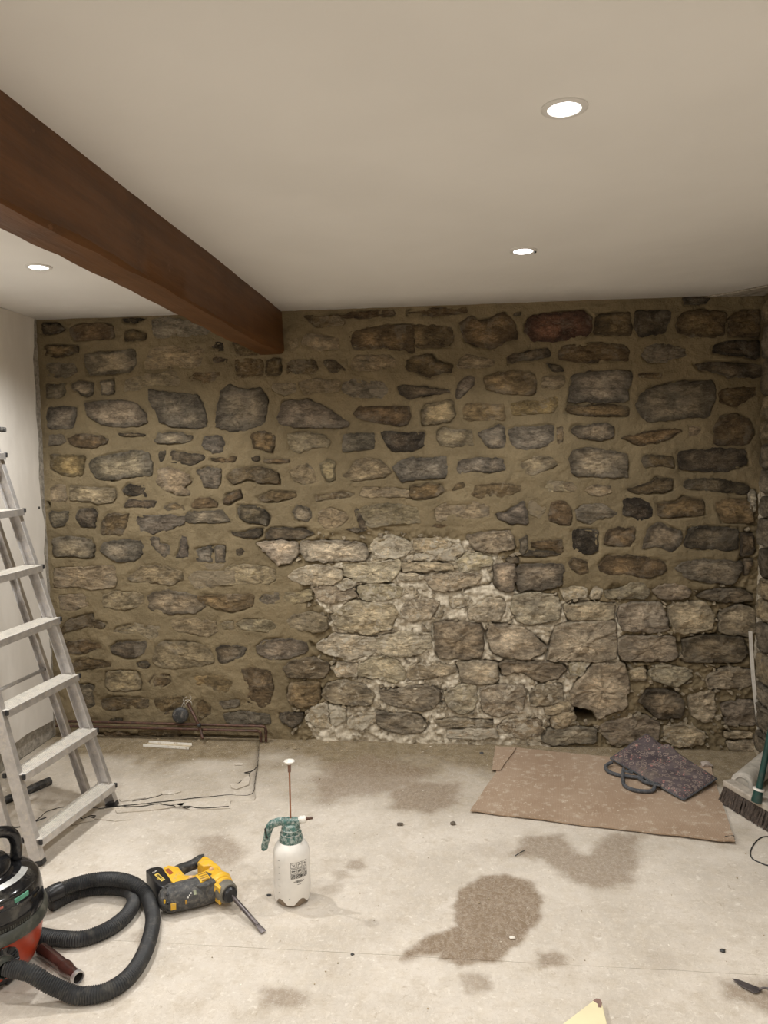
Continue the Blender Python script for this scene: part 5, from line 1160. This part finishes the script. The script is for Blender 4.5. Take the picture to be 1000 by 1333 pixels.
def quad_sheet(name, C, nu, nv, zf, th, mat, parent=None, edge=.003, seed=0, mask=None):
    """sheet with thickness over a quadrilateral C (4 world points, z ignored); zf(x, y, u, v) height of its underside"""
    C = [Vector(c) for c in C]; v, f = [], []
    for lay in (1, 0):
        for j in range(nv+1):
            for i in range(nu+1):
                u, w_ = i/nu, j/nv; p = (C[0]*(1-u)+C[1]*u)*(1-w_)+(C[3]*(1-u)+C[2]*u)*w_
                if i in (0, nu): p = p+(C[1]-C[0]).normalized()*vnoise([[p.x*23, p.y*23, seed]], 7)[0]*edge
                if j in (0, nv): p = p+(C[3]-C[0]).normalized()*vnoise([[p.x*23, p.y*23, seed+5]], 8)[0]*edge
                v.append((p.x, p.y, zf(p.x, p.y, u, w_)+lay*th))
    n = (nu+1)*(nv+1); I = lambda i, j, l=0: l*n+j*(nu+1)+i
    for j in range(nv):
        for i in range(nu):
            f.append((I(i, j), I(i+1, j), I(i+1, j+1), I(i, j+1))); f.append((I(i, j, 1), I(i, j+1, 1), I(i+1, j+1, 1), I(i+1, j, 1)))
    for i in range(nu): f.append((I(i, 0, 1), I(i+1, 0, 1), I(i+1, 0), I(i, 0))); f.append((I(i, nv), I(i+1, nv), I(i+1, nv, 1), I(i, nv, 1)))
    for j in range(nv): f.append((I(0, j), I(0, j+1), I(0, j+1, 1), I(0, j, 1))); f.append((I(nu, j, 1), I(nu, j+1, 1), I(nu, j+1), I(nu, j)))
    o = pyd(name, v, f, mat, parent, True); o.data.set_sharp_from_angle(angle=.9); return o
cz = lambda x, y, u, v: .0022+.004*max(0, vnoise([[x*2.2, y*2.2, 1]], 4)[0])+.006*math.exp(-(v/.06)**2)*(.4+.6*abs(vnoise([[x*3.5, 0, 2]], 5)[0]))+.006*math.exp(-((1-u)/.04)**2-(v/.1)**2)
t = thing('cardboard_sheet', UZ(780, 1040), 'large flat brown cardboard sheet on the floor, right, with the bag on it', 'cardboard')
card = quad_sheet('sheet', [UZ(612, 1058.5), UZ(957, 1100), UZ(926, 1000), UZ(667, 974.5)], 90, 46, cz, .005, M_CARD, t, .0035)
fl = quad_sheet('torn_flap', [UZ(640, 1005), UZ(652, 1006), UZ(672, 976), UZ(645, 974)], 8, 14, lambda x, y, u, v: .0085+.003*u, .003, M_CARD, t, .003, 3)
tag(fl, 'narrow torn flap along the edge')
for k, (u_, v_) in enumerate([((944, 1089), (956, 1088))]): 
    p, q = UZ(*u_, .0125), UZ(*v_, .0125); bm = bmesh.new(); add_box(bm, (p+q)/2, (q-p).length, .006, .002, ((q-p).normalized(), Vector((0, 1, 0)), Vector((0, 0, 1)))); frombm('torn_notch', bm, M_DARK, t)

# ---------------------------------------------------------------- patterned laptop bag
def mat_bag():
    m = NT('patterned_fabric', .9, 0, .15); p = m.geo.outputs['Position']; base = m.mix(m.ramp(m.noise(14, 4, .6), .3, .7), (.07, .055, .060), (.135, .108, .11))
    wv = m.N.new('ShaderNodeVectorMath'); wv.operation = 'ADD'; nn = m.N.new('ShaderNodeTexNoise'); nn.inputs['Scale'].default_value = 30; m.L.new(p, nn.inputs['Vector']); m.L.new(nn.outputs[1], wv.inputs[1]); m.L.new(p, wv.inputs[0])
    sc = m.N.new('ShaderNodeVectorMath'); sc.operation = 'MULTIPLY_ADD'; m.L.new(nn.outputs[1], sc.inputs[0]); sc.inputs[1].default_value = (.03, .03, .03); m.L.new(p, sc.inputs[2]); q = sc.outputs[0]
    rg = m.vor(38, q); ring = m.math('ABSOLUTE', m.math('SUBTRACT', rg, .34)); c = m.mix(m.ramp(ring, .10, .03, 0, .7), base, (.32, .25, .21))
    c = m.mix(m.math('MULTIPLY', m.ramp(m.vor(70, q), .32, .22), m.ramp(m.noise(15, 2, .5), .48, .56)), c, (.42, .20, .175))
    c = m.mix(m.ramp(m.vor(90, q), .2, .12, 0, .55), c, (.30, .27, .2)); c = m.mix(m.ramp(m.noise(9, 5, .7), .52, .7, 0, .45), c, (.26, .21, .165))
    m.base(c); m.bump(m.noise(70, 4, .6), .4, .003); return m.m
M_BAG = mat_bag(); M_TRIM = simple('blue_grey_webbing', (.065, .07, .08), .85, 0, .25, 60, .2, (.18, .165, .15), .5)
def bag():
    A_, B_, C_, D_ = UZ(795, 986, .03), UZ(890, 1041, .02), UZ(933, 1013, .035), UY(842, 955, 3.80)
    t = thing('laptop_bag', UZ(860, 1005), 'flat dark patterned fabric bag with looped handles lying on the cardboard', 'bag')
    def P(u, v, s):
        p = (A_*(1-u)+B_*u)*(1-v)+(D_*(1-u)+C_*u)*v
        zt = p.z; edge = min(u, 1-u, v, 1-v); puff = .012*min(1, edge/.10)**.5
        wr = .010*vnoise([[u*4.2, v*3.1, 2]], 15)[0]*(1-u)+.0035*vnoise([[u*13, v*9, 1]], 16)[0]
        dent = -.030*math.exp(-((u-.22)/.07)**2-((v-1.0)/.22)**2)+.012*math.exp(-((u-.36)/.08)**2-((v-.95)/.2)**2)
        if s > 0: return Vector((p.x, p.y+(.02*math.exp(-((u-.2)/.06)**2-((v-1)/.12)**2)*-1), max(zt+puff+wr*min(1, edge/.05+.3)+dent, .022)))
        return Vector((p.x, p.y, max(min(zt-.002, zt+wr*.3-.004), .0135)))
    nu, nv = 44, 30; v, f = [], []
    for s in (1, -1):
        for j in range(nv+1):
            for i in range(nu+1): v.append(P(i/nu, j/nv, s))
    n = (nu+1)*(nv+1); I = lambda i, j, l=0: l*n+j*(nu+1)+i
    for j in range(nv):
        for i in range(nu): f.append((I(i, j), I(i+1, j), I(i+1, j+1), I(i, j+1))); f.append((I(i, j, 1), I(i, j+1, 1), I(i+1, j+1, 1), I(i+1, j, 1)))
    for i in range(nu): f.append((I(i, 0, 1), I(i+1, 0, 1), I(i+1, 0), I(i, 0))); f.append((I(i, nv), I(i+1, nv), I(i+1, nv, 1), I(i, nv, 1)))
    for j in range(nv): f.append((I(0, j), I(0, j+1), I(0, j+1, 1), I(0, j, 1))); f.append((I(nu, j, 1), I(nu, j+1, 1), I(nu, j+1), I(nu, j)))
    pyd('body', v, f, M_BAG, t)
    E = [P(i/24, 0, 1) for i in range(25)]+[P(1, j/16, 1) for j in range(1, 17)]+[P(1-i/24, 1, 1) for i in range(1, 25)]+[P(0, 1-j/16, 1) for j in range(1, 17)]
    bm = bmesh.new(); add_tube(bm, [e-Vector((0, 0, .003)) for e in E], .0042, 8, False); frombm('piping', bm, M_TRIM, t, True)
    for L in ([(797, 992, .03), (789, 997, .020), (792, 1004, .018), (806, 1009, .018), (822, 1011, .020), (838, 1013, .022)],
              [(812, 1001, .032), (811, 1010, .022), (813, 1022, .018), (824, 1028, .017), (838, 1030, .017), (850, 1029, .019), (853, 1021, .028)], [(830, 1011, .024), (838, 1017, .020), (848, 1020, .024), (857, 1021, .030)]):
        bm = bmesh.new(); q = catmull([UZ(*a) for a in L], 7); add_tube(bm, q, .0085, 10); 
        frombm('handle', bm, M_TRIM, t, True)
    for px, py in ((818, 1004.5), (853, 1021)):
        bm = bmesh.new(); add_box(bm, UZ(px, py, .033), .045, .020, .006, (Vector((.9, -.42, 0)).normalized(), Vector((.42, .9, 0)).normalized(), Vector((0, 0, 1))), .002, 1); frombm('handle_tab', bm, M_TRIM, t)
bag()

# ---------------------------------------------------------------- broom, roll, strip and lath in the right-hand corner
M_WOOD = simple('dusty_broom_wood', (.40, .35, .29), .8, 0, .2, 30, .2, (.52, .47, .4), .5)
M_BRIS = simple('dark_bristle', (.055, .038, .028), .7, 0, .45, 90, 0, (.12, .09, .07), .4); M_POLE = simple('dark_green_pole', (.010, .045, .038), .3, 0, .2, 12, 0, (.05, .07, .06), .3)
def broom():
    a, b = UZ(941, 1022, .072), UZ(1003, 1058, .072); d = (b-a).normalized(); side = Vector((-d.y, d.x, 0)); 
    if side.y < 0: side = -side
    L = .44; up = Vector((0, 0, 1)); lean = (up*.92-side*-.0).normalized()
    t = thing('floor_broom', (a.x, a.y, 0), 'wide wooden broom head with dark bristles and green handle in the right corner', 'broom')
    c = a+d*(L/2)+side*.024
    bm = bmesh.new(); add_box(bm, c+up*.010, L, .052, .026, (d, side, up), .006, 3); frombm('broom_head', bm, M_WOOD, t)
    r3 = random.Random(9); bm = bmesh.new()
    for k in range(62):
        for j in range(5):
            p = a+d*(.008+k*(L-.016)/61)+side*(.005+j*.0095)+up*.0; sp_ = (d*r3.uniform(-.012, .012)+side*((j-2)*.006-.010+r3.uniform(-.004, .004)))-d*(.012 if k < 3 else 0)
            for q in range(3):
                o = d*r3.uniform(-.003, .003)+side*r3.uniform(-.003, .003); e = p+o*1.6+sp_; e.z = r3.uniform(.001, .006)
                u1, u2 = p+o, e; w1, w2 = d*.0022, side*.0022
                vs_ = [bm.verts.new(u1+w1), bm.verts.new(u1-w1*.5+w2), bm.verts.new(u1-w1*.5-w2), bm.verts.new(u2+w1*1.1), bm.verts.new(u2-w1*.6+w2*1.1), bm.verts.new(u2-w1*.6-w2*1.1)]
                for i in range(3): bm.faces.new((vs_[i], vs_[(i+1) % 3], vs_[3+(i+1) % 3], vs_[3+i]))
                bm.faces.new(vs_[3:])
    tag(frombm('bristles', bm, M_BRIS, t), kind='stuff')
    c0 = UY(985, 1036, c.y); c0 = Vector((c0.x, c0.y, .092)); g = UY(1001, 965, c0.y+.02); dd = (g-c0).normalized(); e = c0+dd*1.35
    bm = bmesh.new(); add_tube(bm, [c0, e], .0125, 18); frombm('handle', bm, M_POLE, t, True, 50)
    bm = bmesh.new(); add_tube(bm, [c0-dd*.002, c0+dd*.05], [.021, .017], 20); frombm('handle_socket', bm, M_POLE, t, True, 50)
    bm = bmesh.new(); add_tube(bm, [c0+dd*.046, c0+dd*.054], .0215, 20); frombm('white_ring', bm, M_WHITEP, t, True, 50)
broom()
M_ROLL = simple('dusty_grey_paper', (.40, .365, .31), .85, 0, .15, 22, .2, (.55, .5, .42), .5)
a = UZ(966, 1020, .042); b = a+Vector((.24, .30, .0)); 
a, b = UZ(966, 1021, .05), None; d = Vector((.62, .78, 0)).normalized()
t = thing('dusty_roll', (a.x, a.y, 0), 'dusty pale grey roll lying in the corner behind the broom head', 'roll')
bm = bmesh.new(); add_lathe(bm, [(0, .002), (.028, 0), (.030, .003), (.044, .004), (.048, .008), (.049, .20), (.048, .42), (0, .42)], a, d, 30, 1, 1.0); frombm('roll_body', bm, M_ROLL, t, True, 40)
bm = bmesh.new(); add_lathe(bm, [(.0285, .001), (.031, -.003), (.046, -.001), (.050, .012), (.0495, .02)], a, d, 30); frombm('end_rim', bm, simple('pale_grey_edge', (.50, .46, .40), .8), t, True, 40)
# bent white strip leaning in the corner
def strip(name, L, w_, th, mat, label, cat):
    P = catmull([UY(x, y, yy) for x, y, yy in L], 8); v, f = [], []
    for p in P:
        for o in ((-w_/2, -th/2), (w_/2, -th/2), (w_/2, th/2), (-w_/2, th/2)): v.append((p.x+o[0], p.y+o[1], p.z))
    for k in range(len(P)-1):
        for j in range(4): f.append((k*4+j, k*4+(j+1) % 4, k*4+4+(j+1) % 4, k*4+4+j))
    f += [(3, 2, 1, 0), tuple(range(len(v)-4, len(v)))]; return tag(pyd(name, v, f, mat, None, False), label, cat)
strip('plastic_strip', [(977, 822, 3.84), (978.5, 850, 3.84), (981, 885, 3.835), (985, 922, 3.83), (990, 958, 3.825), (994, 984, 3.82)], .016, .006, simple('pale_strip', (.62, .58, .52), .6, 0, .1, 30, .05), 'tall bent pale plastic strip leaning in the right corner of the stone wall', 'strip')
strip('wooden_lath', [(994, 858, 3.78), (994.5, 890, 3.77), (995.5, 925, 3.76), (998, 962, 3.75)], .018, .007, simple('dark_lath', (.17, .14, .115), .8, 0, .3, 40, .2), 'short dark wooden lath standing in the corner behind the pale strip', 'lath')

# ---------------------------------------------------------------- small things on the floor
def rock(name, px, py, s, mat, label, cat='pebble', group=None, fl=.6, seed=0, col=None):
    p = UZ(px, py); bm = bmesh.new(); bmesh.ops.create_icosphere(bm, subdivisions=2, radius=1)
    for v in bm.verts:
        n_ = 1+.3*vnoise([[v.co.x*1.3+seed*7, v.co.y*1.3, v.co.z*1.3]], 33)[0]+.12*vnoise([[v.co.x*3+seed*7, v.co.y*3, v.co.z*3]], 34)[0]
        v.co = Vector((v.co.x*s*1.25*n_, v.co.y*s*n_, max(v.co.z*s*fl*n_, -s*fl*.75)+s*fl*.75))+p
    o = frombm(name, bm, mat, None, True, 50); return tag(o, label, cat, group)
M_PEB = simple('grey_brown_pebble', (.13, .105, .08), .85, 0, .3, 60, .2); M_LIMEP = simple('lime_lump', (.75, .70, .62), .9, 0, .1, 60, .2)
rock('pebble', 521, 1074, .010, M_PEB, 'small brown pebble on the floor, the left one of two', seed=1)
rock('pebble', 590, 1073.5, .010, M_PEB, 'small dark pebble on the floor near the left corner of the cardboard', seed=2, fl=.8)
rock('lime_lump', 919, 999, .022, simple('pinkish_rubble', (.45, .38, .33), .9), 'pale pinkish lump of rubble against the bag edge', 'rubble', seed=3, fl=.8)
rock('lime_lump', 655, 993, .012, M_LIMEP, 'small white lump on the left end of the cardboard', 'rubble', seed=4, fl=.6)
rock('lime_lump', 667, 1222, .008, M_LIMEP, 'small white plaster crumb at the edge of the largest stain', 'rubble', seed=5)
rock('bark_chip', 941, 1239, .007, M_BLKD, 'tiny dark chip on the floor above the trowel', 'chip', seed=6)
rock('bark_chip', 459, 1243, .005, M_BLKD, 'tiny dark chip lying on the floor seam', 'chip', seed=7)
rock('pebble', 350, 1166, .006, M_BLKD, 'tiny dark stone just left of the sprayer bottle', seed=8)
rock('pebble', 627, 981, .008, M_BLKD, 'small dark pebble by the wall left of the cardboard', seed=9)
bm = bmesh.new(); L = catmull([UZ(671, 1114, .004), UZ(677, 1110, .008), UZ(683, 1107, .004)], 5); add_tube(bm, L, .0018, 6); tag(frombm('twig', bm, M_BLKD, None, True), 'thin dark splinter on the upper right stain', 'twig')
# crumbs of mortar and dust
r4 = np.random.RandomState(8); bm = bmesh.new()
def crumb(x, y, s, z=0.):
    t_ = bmesh.new(); bmesh.ops.create_icosphere(t_, subdivisions=1, radius=s)
    q = r4.uniform(.6, 1.3, 3)
    vs_ = {v: bm.verts.new((x+v.co.x*q[0], y+v.co.y*q[1], z+s*.5+v.co.z*q[2]*.7)) for v in t_.verts}
    for f_ in t_.faces: bm.faces.new([vs_[v] for v in f_.verts])
    t_.free()
def cam_px(x, y): v_ = Vector((x, y, -H)); d_ = v_.dot(_f); return 500+1000*v_.dot(_r2)/d_, 666.5-1000*v_.dot(_u2)/d_
for k in range(330):
    if k < 170: x, y, s = r4.uniform(XL+.1, XR-.05), D-.03-abs(r4.normal(0, .07)), abs(r4.normal(0, .0028))+.0015
    else: x, y, s = r4.uniform(-1.4, 1.2), r4.uniform(1.9, 3.8), abs(r4.normal(0, .0013))+.0009
    pp_ = cam_px(x, y)
    if 600 < pp_[0] < 970 and 965 < pp_[1] < 1110 or pp_[0] < 215 and pp_[1] > 1085 or 315 < pp_[0] < 430 and 1090 < pp_[1] < 1215 or 640 < pp_[0] < 820 and pp_[1] > 1290: continue
    crumb(x, y, s)
tag(frombm('mortar_crumbs', bm, simple('mortar_crumb', (.36, .29, .19), .95, 0, .5, 300, 0), None, False), 'scattered mortar crumbs and dust specks on the floor', 'crumbs', kind='stuff')
# trowel
t = thing('pointing_trowel', UZ(975, 1284), 'small steel pointing trowel at the lower right, on a damp stain', 'trowel')
bm = bmesh.new(); pts = [UZ(x, y, .006) for x, y in ((953.5, 1273.5), (962, 1275), (985, 1284), (993, 1287.5), (988, 1291.5), (982, 1292.5), (966, 1284), (957, 1277))]; add_prism(bm, [(p.x, p.y) for p in pts], .0045, .0062, .0004, 1); frombm('blade', bm, M_STEEL, t)
bm = bmesh.new(); add_tube(bm, catmull([UZ(988, 1288.5, .007), UZ(994, 1286, .016), UZ(1001, 1287, .022), UZ(1008, 1288, .022)], 5), .003, 8); frombm('neck', bm, M_STEEL, t, True)
bm = bmesh.new(); p0, p1 = UZ(1006, 1288, .022), UZ(1060, 1292, .016); add_tube(bm, [p0, p0.lerp(p1, .1), p0.lerp(p1, .5), p0.lerp(p1, .9), p1], [.007, .010, .013, .012, .008], 14); frombm('handle', bm, M_WOOD, t, True)
# pale yellow board corner at the bottom edge
t = thing('yellow_board', UZ(765, 1330), 'pale yellow board with a brown-stained corner at the bottom edge', 'board')
M_PALEY = simple('pale_yellow_paint', (.80, .72, .46), .6, 0, .05, 10, .03); apex = (778, 1300)
pts = [UZ(x, y, .02) for x, y in ((772, 1302.5), (783, 1303), (785.5, 1312), (800, 1375), (660, 1375), (731, 1334))]
bm = bmesh.new(); add_prism(bm, [(p.x, p.y) for p in pts], .002, .020, .0012, 1); yb = frombm('panel', bm, M_PALEY, t)
pts = [UZ(x, y, .0206) for x, y in ((772, 1302.3), (776, 1299.5), (781, 1300), (784, 1305), (783, 1311.5), (779, 1311), (778, 1306.5))]
bm = bmesh.new(); add_prism(bm, [(p.x, p.y) for p in pts], .0145, .0212, .0008, 1); tag(frombm('stained_corner', bm, simple('brown_stain', (.28, .17, .14), .7), t), 'brown stained corner tip')
